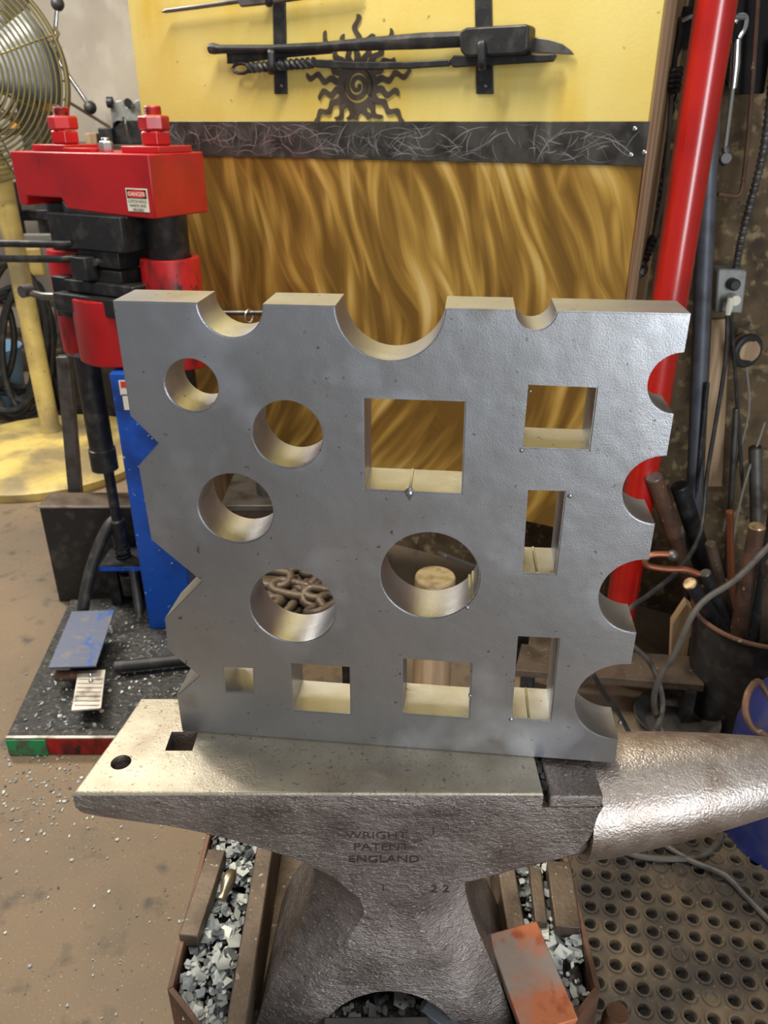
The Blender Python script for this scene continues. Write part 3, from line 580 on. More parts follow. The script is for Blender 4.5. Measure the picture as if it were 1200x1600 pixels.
# hanging air cylinder, rod, spring
cx, cy = -.770, 2.01
MB().lathe((-.515, 1.97, 0), [(.024, .485), (.036, .49), (.036, .55), (.032, .552), (.032, .81)], 28).build('return_cylinder', M['dark'], prs)
MB().lathe((cx, cy, 0), [(.024, .485), (.036, .49), (.036, .55), (.032, .552), (.032, .81)], 28).build('return_cylinder', M['dark'], prs)
MB().lathe((cx + .008, cy, 0), [(.014, .30), (.0145, .49)], 16).build('piston_rod', M['dark'], prs)
MB().lathe((cx + .008, cy, 0), [(.022, .25), (.022, .33), (.017, .335)], 20).build('rod_fitting', M['dark'], prs)
MB().lathe((cx + .02, cy - .02, 0), [(.02, .10), (.022, .16), (.018, .165)], 18).build('rod_fitting', M['dark'], prs)
m = MB(); m.tube([(cx + .010 + .02 * math.cos(k * .7), cy + .02 * math.sin(k * .7), .15 + k * .0013) for k in range(80)], .0035, 6); m.build('coil_spring', M['dark'], prs)
brk = MB().box((cx + .02, cy - .0, .205), (.13, .12, .012)).build('rod_bracket', M['dark'], prs, bevel=.001)
MB().box((cx + .02, cy - .0605, .205), (.128, .002, .012)).build('blue_edge', M['blue'], brk)
MB().box((cx - .03, cy + .04, .11), (.03, .1, .19)).build('bracket_web', M['dark'], prs, bevel=.002)
m = MB(); m.tube(spline([aty(206, 880, 1.99), aty(214, 930, 1.97), aty(218, 970, 1.94), aty(212, 1000, 1.90)], 8), .013, 10); m.build('outlet_pipe', M['grey'], prs)
m = MB(); m.tube(spline([aty(186, 805, 2.03), aty(165, 830, 1.99), aty(142, 890, 1.93), aty(130, 950, 1.88), aty(128, 985, 1.86)], 8), .0165, 12); m.build('hydraulic_hose', M['hose'], prs)
m = MB(); m.tube(spline([atz(180, 1042, .075), atz(240, 1036, .075), atz(285, 1031, .075), atz(330, 1029, .075)], 6), .016, 12); m.build('floor_hose', M['hose'], prs)
# base
bp0 = atz(8, 1155, .05); bq = atz(101, 951, .05); br = bp0 + V((.45, .015, 0)); 
base_poly = [bp0, br, br + V((.0, .62, 0)), V((bq.x, bq.y + .05, .05))]
base = MB().prism([V((p.x, p.y, 0)) for p in base_poly], UZ * .05).build('base', M['scaled'], prs, bevel=.002)
MB().box(V(((bp0.x * 2 + .095) / 2 , bp0.y - .0005, .026)) + V((.0, .0, 0)), (.093, .004, .044)).build('painted_edge', M['green'], base)
MB().box(V((bp0.x + .095 + .10, bp0.y + .0025, .026)), (.2, .004, .044)).build('painted_edge', M['redworn'], base)
MB().box((bp0.x + .22, bp0.y + .006, .0505), (.44, .008, .003)).build('worn_edge', M['tin'], base)
m = MB(); rr = random.Random(8)
flakes(m, 520, lambda: V((rr.uniform(bp0.x + .02, br.x - .02), bp0.y + .03 + .55 * rr.random(), .052)), .0015, .008, .2)
o = m.build('scale_litter', FM, base, fix=False, stuff=True)
# black box guard behind the base
g0 = atz(88, 947, 0); MB().box((g0.x + .19, g0.y + .07, .165), (.38, .09, .33)).build('guard_box', [M['dark']], prs, bevel=.003)
m = MB(); m.box((g0.x + .19, g0.y + .071, .3315), (.384, .095, .004)); m.build('guard_lid', M['mill'], prs)
MB().box((g0.x + .19, g0.y + .0235, .331), (.384, .002, .006)).build('worn_edge', M['tin'], prs)
# pedals
def quadslab(pts, th): return MB().prism(pts, -UZ * th)
ped = quadslab([atz(75, 1043, .125), atz(150, 1040, .125), atz(179, 953, .135), atz(112, 955, .135)], .005).build('blue_pedal', M['bluew'], prs, bevel=.001)
MB().box(((atz(125, 1005, .09)).x, atz(125, 1005, .09).y, .09), (.03, .12, .075)).build('pedal_post', M['dark'], ped)
tp = [atz(111, 1110, .095), atz(158, 1106, .095), atz(165, 1046, .10), atz(122, 1048, .10)]
tr = quadslab(tp, .005).build('tread_pedal', M['tin'], prs, bevel=.001)
m = MB()
for k in range(7):
    f = .1 + k * .11; a = tp[0].lerp(tp[3], f); b = tp[1].lerp(tp[2], f); m.box((a + b) / 2 + UZ * .001, ((b - a).length * .86, .005, .002))
m.build('tread_ribs', M['tin'], tr)
for py in (1056, 1064): MB().ball(atz(142, py, .101), .006).build('pedal_screw', M['zinc'], tr)
MB().box((atz(138, 1085, .07)).to_tuple(), (.03, .06, .05)).build('pedal_block', M['dark'], tr)
MB().cyl(atz(88, 1056, .085), atz(125, 1056, .085), .014).build('pedal_pivot', M['rustbrown'], prs)
# spring fuller resting between the dies: two long rods
ful = thing('spring_fuller', pl(.25, .04, 1.03), 'black two-rod spring tool held between the press dies, rods running out left', 'tool')
for (py0, py1, s_, z, nm) in ((380, 382, .20, 1.052, 0), (405, 405, .20, 1.021, 1)):
    b = pl(.26, .03, z - .0); p1 = aty(100, py1, b.y - .04); p0 = aty(-160, py0 - 2, b.y + .05)
    MB().tube([p0, p1, V((b.x, b.y, p1.z))], .0085, 12).build('rod', M['dark'], ful)
MB().box(pl(.225, -.02, 1.038), (.05, .035, .052), PA).build('tool_head', M['dark'], ful, bevel=.002)
# grey steel post beside the press
lg = thing('steel_prop', (-1.17, 2.3, 0), 'thin grey square-tube prop with a bent top leaning by the press', 'post')
a = aty(100, 556, 2.25); b = aty(121, 800, 2.25); b = a + (b - a) * (a.z / (a.z - b.z)) ; dd = (b - a).normalized()
MB().box((a + b) / 2, (.038, .03, (b - a).length), (RT, V((0, 1, 0)), -dd)).build('tube', M['grey'], lg, bevel=.002)
MB().box(a + V((.02, .06, .012)), (.045, .16, .02), (V((.9, .2, 0)).normalized(), V((-.2, .9, 0)).normalized(), UZ)).build('top_arm', M['grey'], lg, bevel=.002)
# ------------------------------------------------------------------ fan
fan = thing('drum_fan', (-1.52, 3.3, 0), 'tall yellow floor fan on a round base, at the far left', 'fan')
MB().lathe((-1.50, 3.28, 0), [(.47, 0), (.475, .01), (.475, .035), (.455, .045), (.30, .052), (.06, .058)], 64).build('base', M['fanyel'], fan)
MB().lathe((-1.555, 3.48, 0), [(.05, .05), (.048, .07), (.042, .08), (.042, 1.18), (.03, 1.19)], 24).build('pole', M['fanyel'], fan)
fc = aty(-66, 114, 3.30); ax = (C0 - fc); ax.z = 0; ax = (ax.normalized() + V((-.15, 0, .0))).normalized()
FRr = .372
m = MB()
for k in range(19):
    r_ = .05 + (FRr - .05) * k / 18; dz = .075 * (1 - (r_ / FRr) ** 2.5); m.torus(fc + ax * dz, ax, r_, .0042 if k < 18 else .008, 72, 6)
fx, fy = frame(ax)
for k in range(4):
    t = .35 + math.pi * k / 4; d = fx * math.cos(t) + fy * math.sin(t)
    m.tube([fc + d * (FRr * s_) + ax * (.072 * (1 - abs(s_) ** 2.5)) for s_ in [q / 8 for q in range(-8, 9)]], .004, 6)
m.build('front_guard', M['wire'], fan, fix=False)
m = MB()
for k in range(10): r_ = .08 + (FRr - .08) * k / 9; m.torus(fc - ax * (.16 + .05 * (1 - (r_ / FRr) ** 2)), ax, r_, .0035, 64, 5)
for k in range(8):
    t = .35 + math.pi * k / 8; d = fx * math.cos(t) + fy * math.sin(t); m.tube([fc + d * (FRr * s_) - ax * (.165 + .05 * (1 - s_ * s_)) for s_ in [q / 5 for q in range(-5, 6)]], .0035, 5)
for k in range(12):
    t = math.pi * k / 6; d = fx * math.cos(t) + fy * math.sin(t); m.tube([fc + d * FRr, fc + d * FRr - ax * .16], .0035, 5)
m.torus(fc - ax * .16, ax, FRr, .006, 72, 6)
m.build('rear_guard', M['wire'], fan, fix=False)
for k in range(3):
    m = MB(); vs = []
    for i in range(7):
        r_ = .06 + .285 * i / 6
        for j in range(5):
            t = k * 2.094 + .2 + (j / 4 - .5) * (1.25 - .25 * i / 6); d = fx * math.cos(t) + fy * math.sin(t); vs.append(fc + d * r_ - ax * (.09 + (j / 4 - .5) * .09))
    fs = [(i * 5 + j, i * 5 + j + 1, (i + 1) * 5 + j + 1, (i + 1) * 5 + j) for i in range(6) for j in range(4)]
    o = m.add(vs, fs).build('fan_blade', M['blade'], fan); sd = o.modifiers.new('s', 'SOLIDIFY'); sd.thickness = .004
MB().lathe(fc - ax * .30, [(.05, 0), (.09, .02), (.09, .17), (.06, .2), (.05, .26)], 28, ax).build('motor', M['dark'], fan)
MB().cyl(V((-1.555, 3.48, 1.16)), fc - ax * .2, .03).build('neck', M['fanyel'], fan)
tc_ = aty(86, 52, 3.28)
m = MB(); m.tube([tc_ - V((.0, 0, .02)), tc_ + V((.012, 0, .0)), tc_ + V((.0, 0, .02))], .006, 6); m.build('guard_clip', M['wire'], fan)
# ------------------------------------------------------------------ behind the fan: drill press, boxes, rack, hoses
dp = thing('drill_press', (-1.72, 4.02, 0), 'dark drill press with black ball knobs on its feed handles, behind the fan', 'drill press')
hub = aty(84, 84, 3.95)
MB().lathe((hub.x - .28, 4.25, 0), [(.2, 0), (.2, .05), (.06, .07), (.045, .09), (.045, 1.75)], 24).build('column', M['grey'], dp)
MB().box((hub.x - .33, 4.12, hub.z + .10), (.28, .34, .34)).build('head', M['machine'], dp, bevel=.03)
MB().cyl((hub.x - .20, 3.95, hub.z), (hub.x + .02, 3.95, hub.z), .022).build('hub', M['dark'], dp)
for px, py in ((90, 6), (141, 168), (20, 130)):
    e = aty(px, py, 3.95); hnd = MB().cyl(hub, e, .010, n=12).build('feed_handle', M['chrome'], dp); MB().ball(e, .028).build('ball_knob', M['hose'], hnd)
MB().box((hub.x - .28, 4.16, .95), (.36, .34, .05)).build('drill_table', M['dark'], dp, bevel=.005)
br_ = thing('bent_rod', (-1.3, 4.2, 1.2), 'thin brown rod leaning against the beige wall', 'rod')
a = aty(100, 155, 4.15); b = aty(172, 199, 4.15); MB().cyl(a, b, .007, n=10).build('rod', M['rustbrown'], br_)
bench = thing('back_bench', (-1.0, 3.9, 0), 'dark back bench along the beige wall behind the press', 'bench')
bt = aty(150, 226, 3.75).z
MB().box((-1.02, 4.0, bt - .02), (.95, .5, .04)).build('bench_top', M['mill'], bench, bevel=.002)
for x, y in ((-1.45, 3.99), (-.6, 3.8), (-1.45, 4.2), (-.6, 4.2)): MB().box((x, y, (bt - .04) / 2), (.05, .05, bt - .04)).build('leg', M['dark'], bench)
mc = thing('grinding_machine', (-.95, 3.85, bt), 'grey cast machine with two upright lugs on a black foot, behind the press beam', 'machine')
q = lambda px, py: aty(px, py, 3.82)
m = MB(); m.prism([q(x, y) for x, y in ((174, 205), (172, 168), (178, 158), (190, 155), (194, 158), (196, 167), (207, 167), (209, 158), (216, 154), (226, 158), (228, 205))], V((0, .14, 0))); m.build('saddle', M['machine'], mc, bevel=.006)
m = MB(); m.prism([q(x, y) for x, y in ((174, 226), (174, 190), (182, 186), (230, 186), (236, 226))], V((0, .2, 0))); m.build('foot', M['hose'], mc, bevel=.006)
m = MB(); m.cyl(q(168, 160), q(176, 160) , .022); m.cyl(aty(200, 160, 3.80), aty(200, 160, 3.98), .016); m.build('spindle', M['dark'], mc)
m = MB(); m.tube([q(195, 183) - V((0, .02, 0)), q(199, 195) - V((0, .03, 0)), q(204, 216) - V((0, .03, 0))], .007, 8); m.build('lever', M['chrome'], mc)
def tbox(name, px0, py0, px1, py1, Y, dep, material, label, cat, bev=.004):
    a = aty(px0, py1, Y); b = aty(px1, py0, Y); return tag(MB().box(((a.x + b.x) / 2, Y + dep / 2, (a.z + b.z) / 2), (abs(b.x - a.x), dep, abs(b.z - a.z))).build(name, material, bevel=bev), label, cat)
tbox('wooden_block', 134, 208, 150, 226, 3.78, .08, M['wood'], 'small brown wooden block on the back bench', 'block')
tbox('black_case', 156, 200, 174, 226, 3.78, .1, M['hose'], 'small black case on the back bench beside the grey machine', 'case')
shelf = thing('back_shelf', (-2.2, 4.65, 0), 'dark shelf rack behind the fan holding small orange boxes', 'shelf')
for z in (aty(40, 175, 4.55).z, aty(40, 201, 4.55).z, aty(40, 330, 4.55).z, aty(40, 470, 4.55).z, .2): MB().box((-2.17, 4.66, z - .016), (.80, .26, .03)).build('board', M['mill'], shelf)
for x in (-2.55, -1.79): MB().box((x, 4.66, .85), (.04, .27, 1.7)).build('upright', M['dark'], shelf)
for i, (x0, y0, x1, y1) in enumerate(((60, 128, 68, 147), (69, 128, 76, 147), (17, 155, 25, 173), (27, 155, 34, 173))):
    tbox('parts_box', x0, y0 + 28, x1, y1 + 28 + .0, 4.55, .1, M['orange'], ['left box of the upper orange pair seen through the fan guard', 'right box of the upper orange pair seen through the fan guard', 'left box of the lower orange pair seen through the fan guard', 'right box of the lower orange pair seen through the fan guard'][i], 'box', .002)
hz = aty(18, 560, 3.85)
m = MB()
rr = random.Random(17)
hoses = thing('hose_coil', (-1.85, 3.95, 0), 'heap of looped black hoses hanging left of the fan pole', 'hose')
for k in range(9):
    cxp = rr.uniform(-20, 50); r1 = rr.uniform(35, 75); top = rr.uniform(400, 470); bot = rr.uniform(600, 652); Y = 3.82 - .012 * k
    pts = [aty(cxp + r1 * math.sin(t) * (.8 if t < 3.14 else 1), (top + bot) / 2 - (bot - top) / 2 * math.cos(t), Y) for t in [q * 6.283 / 14 for q in range(15)]]
    MB().tube(spline(pts, 4), .016, 8).build('hose_loop', M['hose'], hoses)
q = thing('hook_post', (-1.72, 3.92, 0), 'dark hose post behind the black hoses', 'post'); MB().box((-1.72, 3.92, .55), (.05, .05, 1.1)).build('post', M['dark'], q); MB().cyl((-1.72, 3.93, 1.0), (-1.85, 3.72, 1.0), .012).build('arm', M['dark'], q)
bk = thing('blue_pail', (-2.03, 3.98, 0), 'pale blue plastic pail at the left edge behind the fan base', 'bucket')
z1 = aty(5, 545, 3.95).z; bxx = aty(2, 620, 3.5).x
MB().lathe((-2.03, 3.98, 0), [(.13, 0), (.14, .02), (.165, z1), (.172, z1), (.172, z1 - .02), (.16, z1 - .01), (.14, .03)], 32).build('body', M['paleblue'], bk)
tbox('plastic_sheet', 48, 365, 98, 470, 3.9, .02, M['cord'], 'dull white plastic sheet standing behind the fan pole', 'sheet', .03)
tbox('yellow_clamp', 42, 388, 62, 432, 3.72, .03, M['fanyel'], 'small yellow clamp handle beside the fan pole', 'clamp', .008)
cab = tbox('low_cabinet', 98, 560, 200, 664, 3.8, .12, M['hose'], 'black low cabinet in the shade behind the press', 'cabinet')
# ------------------------------------------------------------------ seen through the block: steel table, chain stool, post
tb = thing('steel_table', (-.30, 1.9, 0), 'dark steel table behind the block, seen through its left holes', 'table')
tz = aty(390, 790, 1.78).z
MB().box((-.24, 1.88, tz - .008), (.34, .2, .016)).build('table_top', M['grey'], tb, bevel=.002)
MB().box((-.24, 1.79, tz - .06), (.33, .01, .09)).build('apron', M['mill'], tb)
for x in (-.39, -.09):
    for y in (1.80, 1.96): MB().box((x, y, tz / 2 - .01), (.03, .03, tz - .02)).build('leg', M['dark'], tb)
tag(MB().lathe((-.30, 1.86, tz), [(.03, 0), (.03, .035), (.02, .04)], 16).build('steel_collar', M['grey']), 'small steel collar standing on the table behind the block', 'collar')
tag(MB().box((-.2, 1.87, tz + .015), (.09, .03, .03), (V((.9, .3, 0)).normalized(), V((-.3, .9, 0)).normalized(), UZ)).build('red_wedge', M['redworn'], bevel=.004), 'small dark red wedge lying on the table behind the block', 'wedge')
rod = thing('cross_rod', pp(380, 490, .05), 'thin grey rod with a wire ring in front of the brass sheet', 'rod')
MB().cyl(pp(300, 489, .05), pp(418, 489, .05), .006, n=12).build('rod', M['grey'], rod)
MB().torus(pp(389, 494, .05), E1, .017, .002, 24, 6).build('wire_ring', M['zinc'], rod)
MB().cyl(pp(330, 489, .05), pp(330, 489, -.0), .006, n=10).build('stay', M['grey'], rod); MB().cyl(pp(405, 489, .05), pp(405, 489, -.0), .006, n=10).build('stay', M['grey'], rod)
cs = thing('chain_stool', (-.19, 1.5, 0), 'low steel stool under the rusty chain, behind the block', 'stool')
cz0 = .385
MB().box((-.185, 1.47, cz0 - .01), (.24, .22, .02)).build('seat_plate', M['mill'], cs, bevel=.002)
for x in (-.29, -.08):
    for y in (1.38, 1.56): MB().box((x, y, (cz0 - .02) / 2), (.02, .02, cz0 - .02)).build('leg', M['dark'], cs)
chn = thing('heavy_chain', (-.185, 1.47, cz0), 'rusty heavy chain heaped on the stool, seen through a round hole', 'chain')
rr = random.Random(31)
for k in range(22):
    lv = k // 11; p = V((-.185 + rr.uniform(-.085, .085), 1.47 + rr.uniform(-.08, .08), cz0 + .016 + lv * .028 + rr.random() * .008)); t = rr.uniform(0, 6.28); d = V((math.cos(t), math.sin(t), rr.uniform(-.2, .2))).normalized(); nn = V((rr.gauss(0, .5), rr.gauss(0, .5), 1)).normalized(); s2 = nn.cross(d).normalized()
    pts = [p + d * (.022 if math.cos(aa) > 0 else -.022) * (1 if abs(math.cos(aa)) > .05 else 0) + d * .022 * math.cos(aa) + s2 * .024 * math.sin(aa) for aa in [q * 6.283 / 16 for q in range(17)]]
    MB().tube(pts, .0105, 8, cap=False).build('link', M['mill'], chn, ang=60)
po = aty(680, 900, 1.50)
pst = thing('round_post', (po.x, po.y, 0), 'upright round post with pale sawn end, seen through the largest round hole', 'post')
MB().lathe((po.x, po.y, 0), [(.045, 0), (.045, po.z - .004)], 32).build('shaft', M['wood'], pst); MB().lathe((po.x, po.y, po.z - .004), [(.045, 0), (.043, .004)], 32).build('sawn_end', M['stump'], pst)
fb = thing('leaning_flat_bar', aty(715, 880, 1.56), 'grey flat bar leaning behind the round post', 'bar')
a = aty(690, 866, 1.60); b = aty(790, 905, 1.72); d = (b - a).normalized(); x = d.cross(UZ).normalized(); b2 = b + d * .12
MB().box((a + b2) / 2, ((b2 - a).length, .03, .008), (d, x, x.cross(d))).build('bar', M['grey'], fb, bevel=.001)
fp2 = thing('bar_prop', (b2.x, b2.y, 0), 'short dark prop under the leaning flat bar', 'prop'); MB().box((b2.x - .02, b2.y, (b2.z - .02) / 2), (.04, .04, b2.z - .02)).build('post', M['dark'], fp2)
# ------------------------------------------------------------------ right side: red pole, pipe, tools
RX = .622; RY = 1.75
tag(MB().lathe((RX, RY, 0), [(.0385, 0), (.0385, 2.6)], 40).build('red_pole', M['pole']), 'glossy red steel pole standing floor to ceiling right of the panel', 'pole')
a = aty(1110, 175, 1.90); b = aty(1088, 700, 1.86); d = (b - a); b = a + d * (a.z / (a.z - b.z)); a2 = a - d * .25
tag(MB().tube([a2, a, b], .0195, 20).build('grey_pipe', mat('grey_pipe_paint', c(92, 96, 104), .5, .3, [(c(66, 68, 74), 16, .45, .7, 4)]) ), 'grey steel pipe leaning just right of the red pole', 'pipe')
def hang(name, pts, r, material, label, cat, Y=None, n=8, sm=6):
    P_ = [aty(*p) if len(p) == 3 else aty(p[0], p[1], Y) for p in pts]; return tag(MB().tube(spline(P_, sm), r, n).build(name, material), label, cat)
hp = thing('hook_plate', aty(1060, 100, 1.86), 'black steel hook plate between the panel and the red pole', 'bracket')
MB().prism([aty(x, y, 1.87) for x, y in ((1049, 14), (1054, 14), (1082, 26), (1090, 60), (1070, 66), (1060, 88), (1046, 100), (1044, 70))], V((0, .012, 0))).build('plate', M['dark'], hp, bevel=.001)
MB().tube([aty(1062, 34, 1.86), aty(1080, 26, 1.86), aty(1165, 27, 1.9)], .0045, 8).build('cross_pin', M['zinc'], hp)
MB().box(aty(1075, 46, 1.985), (.10, .22, .06)).build('arm', M['dark'], hp)
tw = thing('twisted_hanger', aty(1030, 250, 1.85), 'black twisted hanger rod with coil and bolt end, left of the red pole', 'rod')
MB().tube(spline([aty(x, y, 1.85) for x, y in ((1056, 34), (1061, 32), (1062, 50), (1058, 72), (1054, 95), (1052, 120))], 6), .0055, 8).build('hook', M['dark'], tw)
m = MB(); m.tube([aty(1052, 108, 1.85) + V((.015 * math.cos(k * .6), -.015 * math.sin(k * .6), -.0009 * k)) for k in range(46)], .006, 8); m.build('coil', M['dark'], tw)
MB().tube([aty(1050, 130, 1.85), aty(1046, 200, 1.85), aty(1037, 300, 1.85), aty(1022, 372, 1.85)], .005, 8).build('shaft', M['grey'], tw)
m = MB()
for ph_ in (0, math.pi): m.tube([aty(1022, 370, 1.85).lerp(aty(1005, 410, 1.84), k / 30) + V((math.cos(k * .6 + ph_) * .006, math.sin(k * .6 + ph_) * .006, 0)) for k in range(31)], .006, 6)
m.build('twist', M['dark'], tw)
m = MB(); m.torus(aty(999, 421, 1.83), V((0, 1, 0)), .014, .006, 20, 6); m.lathe(aty(999, 421, 1.845), [(.009, 0), (.009, .03), (.007, .033)], 14, V((0, -1, 0))); m.build('bolt_end', M['grey'], tw)
ch2 = thing('hanging_chain', aty(1030, 280, 1.9), 'thin dark chain hanging between panel edge and red pole', 'chain')
for k in range(22):
    f = k / 21; p = aty(1052 - 34 * f, 140 + 232 * f, 1.9); d = V((-.05, 0, -1)).normalized(); s2 = V((1, 0, 0)) if k % 2 else V((.2, 1, 0)).normalized()
    MB().tube([p + d * .014 * math.cos(q * 6.283 / 12) + s2 * .007 * math.sin(q * 6.283 / 12) for q in range(13)], .0028, 6, cap=False).build('link', M['dark'], ch2, ang=60)
rw = thing('ratchet_wrench', aty(1140, 160, 1.93), 'chrome ratchet wrench hanging right of the red pole', 'wrench')
MB().tube([aty(1151, 62, 1.93), aty(1149, 100, 1.93), aty(1145, 138, 1.93)], [.010, .0115, .009], 12).build('grip', M['chrome'], rw)
MB().tube([aty(1145, 138, 1.93), aty(1133, 232, 1.93)], .005, 10).build('shank', M['chrome'], rw)
m = MB(); m.tube(spline([aty(1133, 230, 1.93), aty(1135, 242, 1.93), aty(1134, 258, 1.93)], 5), .009, 10); m.lathe(aty(1133, 250, 1.94), [(.0135, 0), (.0135, .02), (.011, .024)], 16, V((-.3, -1, .2)).normalized()); m.build('ratchet_head', M['grey'], rw)
MB().tube(spline([aty(x, y, 1.92) for x, y in ((1147, 36), (1156, 24), (1165, 28), (1163, 44), (1154, 60))], 5), .006, 8).build('hanging_loop', M['chrome'], rw)
bp2 = thing('steel_plate', aty(1180, 80, 1.97), 'wide black steel plate hanging on the brown wall at upper right', 'plate')
MB().prism([aty(x, y, 1.97) for x, y in ((1126, -40), (1190, -40), (1204, 5), (1208, 60), (1194, 146), (1150, 148), (1128, 120))], V((0, .012, 0))).build('plate', M['black'], bp2, bevel=.002)
br3 = hang('bent_hook_rod', [(1186, -40, 1.93), (1180, 60, 1.93), (1172, 180, 1.93), (1163, 270, 1.94), (1156, 303, 1.94), (1140, 306, 1.94), (1122, 303, 1.94)], .0055, M['rustbrown'], 'rusty rod bent into a hook in front of the black plate', 'rod')
fcn = thing('flexible_conduit', aty(1180, 280, 1.93), 'ribbed steel flexible conduit curving down to the switch box', 'conduit')
pts = spline([aty(x, y, 1.94) for x, y in ((1212, 60), (1204, 150), (1192, 240), (1172, 320), (1156, 385), (1150, 420))], 30)
MB().tube(pts, [.0085 + .0016 * math.sin(k * 1.8) for k in range(len(pts))], 10).build('sheath', M['grey'], fcn)
sb = thing('switch_box', aty(1144, 455, 1.93), 'grey metal outlet box with a white plug at the end of the conduit', 'switch box')
MB().prism([aty(x, y, 1.93) for x, y in ((1122, 424), (1126, 420), (1164, 421), (1168, 425), (1160, 490), (1118, 488))], V((0, .06, 0))).build('box', M['machine'], sb, bevel=.004)
MB().lathe(aty(1143, 443, 1.93), [(.014, 0), (.014, .02), (.01, .024)], 14, V((0, -1, 0))).build('receptacle', M['hose'], sb)
m = MB(); m.lathe(aty(1142, 466, 1.93), [(.013, 0), (.012, .03)], 14, V((0, -1, 0))); m.tube([aty(1142, 466, 1.90), aty(1139, 480, 1.895), aty(1137, 492, 1.895)], [.008, .009, .006], 10); m.build('plug', M['white'], sb)
rg = thing('pipe_flange', aty(1170, 545, 1.93), 'dark round flange with brown centre on the right wall', 'flange')
MB().torus(aty(1167, 548, 1.92), V((-.3, 1, 0)), .033, .010, 32, 10).build('rim', M['hose'], rg); MB().lathe(aty(1167, 548, 1.92), [(.03, 0), (.03, .05)], 24, V((.3, 1, 0)).normalized()).build('core', M['wood'], rg)
st2 = thing('wall_plank', aty(1130, 600, 1.93), 'brown vertical plank on the right wall behind the cables', 'plank')
MB().prism([aty(x, y, 1.955) for x, y in ((1112, 500), (1140, 498), (1128, 760), (1100, 760))], V((0, .02, 0))).build('plank', M['wood'], st2)
# cables
CB = [
 ('black_cable', [(1137, 492, 1.9), (1134, 560, 1.88), (1120, 650, 1.85), (1105, 740, 1.8), (1095, 830, 1.7), (1065, 885, 1.6), (1020, 925, 1.5), (985, 950, 1.44), (955, 985, 1.42)], .0055, 'hose', 'long black cable from the white plug sweeping down behind the block'),
 ('black_cable', [(1142, 490, 1.9), (1148, 570, 1.9), (1155, 680, 1.88), (1162, 780, 1.83)], .0045, 'hose', 'straight black cable hanging in front of the brown plank'),
 ('grey_cable', [(1205, 850, 1.45), (1150, 905, 1.42), (1105, 935, 1.4), (1080, 965, 1.38), (1055, 1020, 1.36), (1030, 1060, 1.35), (1022, 1100, 1.35), (1034, 1140, 1.36), (1050, 1180, 1.3)], .0065, 'cable', 'brownish cable looping down across the low steel shelf'),
 ('grey_cable', [(990, 1010, 1.40), (1015, 1035, 1.40), (1032, 1075, 1.38), (1035, 1110, 1.36), (1022, 1145, 1.3), (1005, 1165, 1.25)], .0055, 'cable', 'grey cable crossing the looped cable above the round pan'),
 ('grey_cable', [(925, 1050, 1.38), (945, 1085, 1.40), (970, 1120, 1.42), (992, 1165, 1.42), (1005, 1208, 1.36), (1030, 1262, 1.262)], .0055, 'hose', 'black cable passing through the lowest right notch of the block'),
 ('bare_wire', [(1166, 570, 1.92), (1170, 640, 1.9), (1150, 730, 1.88), (1130, 830, 1.85)], .003, 'cord', 'thin pale wire slanting down over the right wall'),
 ('bare_wire', [(1195, 660, 1.85), (1160, 770, 1.82), (1140, 880, 1.78)], .003, 'cord', 'thin pale wire slanting beside the bar bundle'),
]
for nm, pts, r_, mk, lb in CB: hang(nm, pts, r_, M[mk], lb, 'cable' if 'wire' not in nm else 'wire')
fl = [atz(x, y, .019) for x, y in ((955, 1322), (1000, 1338), (1060, 1342), (1100, 1335), (1125, 1310), (1122, 1285))]
tag(MB().tube(spline(fl, 8), .0065, 8).build('grey_cable', M['cable']), 'brown cable curled on the rubber mat under the horn', 'cable')
fl = [atz(x, y, .02) for x, y in ((1035, 1318), (1080, 1345), (1130, 1372), (1165, 1400), (1215, 1452))]; fl[2].z = .03
tag(MB().tube(spline(fl, 8), .006, 8).build('grey_cable', M['cable']), 'brown cable running straight across the rubber mat to the right edge', 'cable')
# bucket with bar stock
bc = V((.90, 1.60, 0)); bkt = thing('steel_bucket', bc, 'black steel bucket full of rusty bar ends at the right', 'bucket')
MB().lathe(bc, [(.115, 0), (.118, .004), (.145, .285), (.150, .288), (.150, .293), (.142, .292), (.138, .28), (.112, .008)], 40).build('body', M['hose'], bkt)
MB().torus(bc + UZ * .29, UZ, .147, .006, 48, 8).build('rim', M['rustbrown'], bkt)
def stock(p_top, Yt, foot, r, label, mk='rustbrown', endm='grey', nm='bar_stock'):
    t = aty(*p_top, Yt); f = V(foot); o = thing(nm, f, label, 'bar', 'bars and rods leaning in and behind the black bucket'); MB().cyl(f, t, r, n=20).build('shaft', M[mk], o); d = (t - f).normalized(); MB().cyl(t, t + d * .003, r * .98, r * .9, n=20).build('end', M[endm], o)
stock((1022, 746), 1.70, (.93, 1.80, 0), .0195, 'thick brown round bar leaning furthest left in the bar bundle')
stock((1062, 760), 1.77, (.99, 1.82, 0), .022, 'dark round bar just right of the leftmost bar', 'dark', 'dark')
stock((1183, 823), 1.56, (.865, 1.58, .02), .0185, 'brown round bar with bright sawn end at the right edge', 'rustbrown', 'brassend')
stock((1078, 912), 1.55, (.97, 1.63, .05), .0165, 'dark round bar with bright tan sawn end, low and left in the bucket', 'dark', 'brassend')
stock((1102, 896), 1.58, (.95, 1.60, .03), .0135, 'short dark bar with small grey end in the middle of the bucket', 'dark', 'grey')
stock((1110, 850), 1.62, (.95, 1.64, .03), .012, 'slim brown bar in the middle of the bar bundle', 'mill', 'mill')
stock((1140, 800), 1.68, (.92, 1.66, .02), .009, 'thin coppery rod standing among the bars', 'copper', 'copper')
stock((1215, 770), 1.66, (.93, 1.62, .02), .014, 'dark rod slanting out of the picture at the right edge', 'dark', 'dark')
stock((1205, 880), 1.5, (.94, 1.55, .02), .012, 'brown rod low at the right edge, rising from the bucket', 'mill', 'mill')
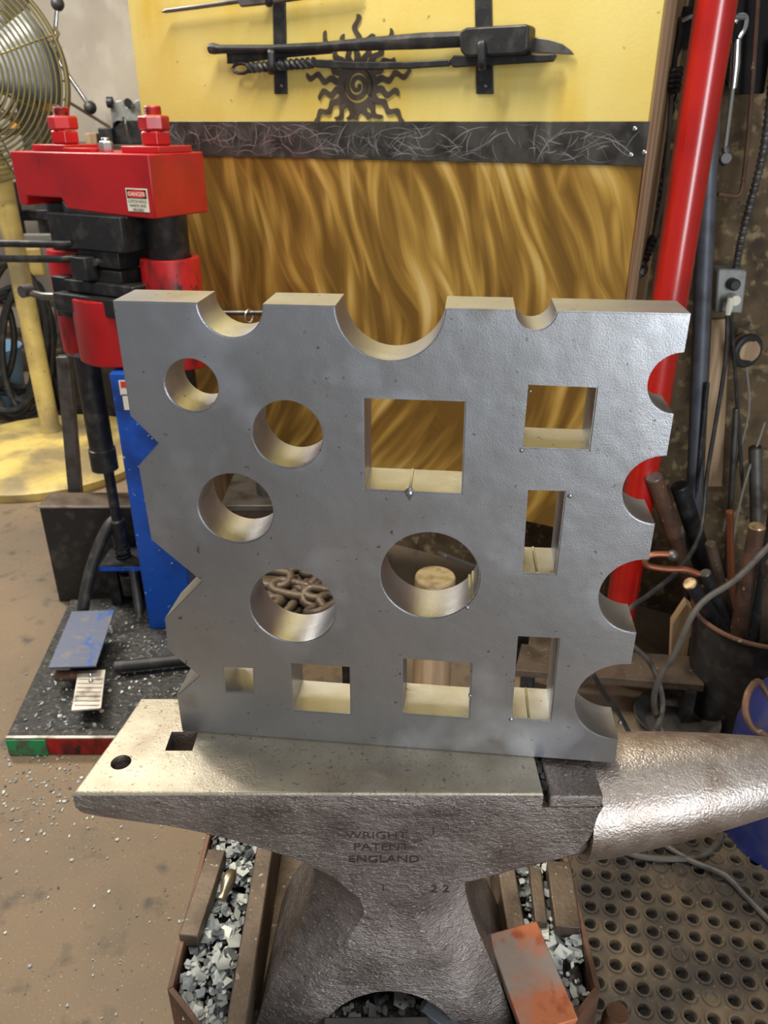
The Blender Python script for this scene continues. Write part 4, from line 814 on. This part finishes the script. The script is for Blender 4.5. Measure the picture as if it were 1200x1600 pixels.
stock((1150, 640), 1.84, (.97, 1.86, 0), .007, 'thin tall grey rod behind the bar bundle', 'grey', 'grey')
stock((1105, 600), 1.84, (.84, 1.84, 0), .006, 'thin tall dark rod right beside the grey pipe', 'dark', 'dark')
stock((1180, 700), 1.84, (1.05, 1.80, 0), .016, 'grey pipe-like bar behind the others at right', 'grey', 'dark')
stock((1064, 830), 1.72, (.86, 1.79, 0), .008, 'thin grey rod between the two leftmost bars', 'grey', 'grey')
hk = thing('copper_hook', aty(1040, 875, 1.55), 'copper coloured hook bent back on itself beside the pole foot', 'hook')
MB().tube(spline([aty(x, y, 1.55) for x, y in ((1092, 897), (1070, 890), (1040, 889), (1013, 884), (1008, 875), (1018, 867), (1040, 866), (1050, 868))], 6), .007, 10).build('rod', M['copper'], hk)
MB().ball(aty(1051, 868, 1.55), .013).build('ball_end', M['grey'], hk)
wd_ = thing('wooden_wedge', aty(1065, 975, 1.45), 'brown wooden block wedged under the bright ended bar', 'wedge')
MB().prism([aty(x, y, 1.68) for x, y in ((1050, 975), (1072, 942), (1095, 962), (1078, 998))] + [V((.80, 1.68, 0)), V((.76, 1.68, 0))], V((.005, .03, 0))).build('block', M['wood'], wd_, bevel=.002)
sh = thing('low_shelf', (.55, 1.6, 0), 'low steel shelf plate on legs behind the horn', 'shelf')
c4 = [atz(805, 1047, .12), atz(1101, 1071, .12), atz(1087, 1026, .12), atz(815, 1006, .12)]
MB().prism(c4, -UZ * .02).build('plate', M['mill'], sh, bevel=.001)
for p in c4: q_ = (V((.55, 1.6, 0)) - p); q_.z = 0; q_ = p + q_.normalized() * .03; MB().box((q_.x, q_.y, .05), (.025, .025, .10)).build('leg', M['dark'], sh)
pn = atz(1050, 1112, .02); pan2 = thing('round_pan', (pn.x, pn.y, 0), 'shallow round steel pan on the floor under the shelf', 'pan')
MB().lathe((pn.x, pn.y - .03, 0), [(.07, 0), (.075, .002), (.10, .035), (.103, .035), (.098, .03), (.07, .006)], 40).build('dish', M['grey'], pan2)
sc = atz(1135, 1090, .03); tag(MB().box((sc.x, sc.y, .02), (.16, .045, .04), (V((.98, -.18, 0)), V((.18, .98, 0)), UZ)).build('wood_scrap', M['stump'], bevel=.003), 'split tan wood scrap on the floor below the bucket', 'wood scrap')
dr = thing('blue_jug', (.86, 1.21, 0), 'navy blue plastic jug at the right edge beside the mat', 'jug')
MB().lathe((.865, 1.21, 0), [(.142, 0), (.15, .01), (.152, .24), (.14, .30), (.10, .36), (.05, .385), (.045, .42)], 40).build('body', M['navy'], dr)
m = MB(); m.tube(spline([aty(x, y, Y) for x, y, Y in ((1178, 1068, 1.10), (1168, 1085, 1.08), (1165, 1112, 1.06), (1176, 1138, 1.04), (1200, 1152, 1.03), (1225, 1190, 1.03), (1222, 1130, 1.08), (1190, 1070, 1.11), (1178, 1068, 1.10))], 6), .006, 8); m.build('handle', M['rustbrown'], dr)
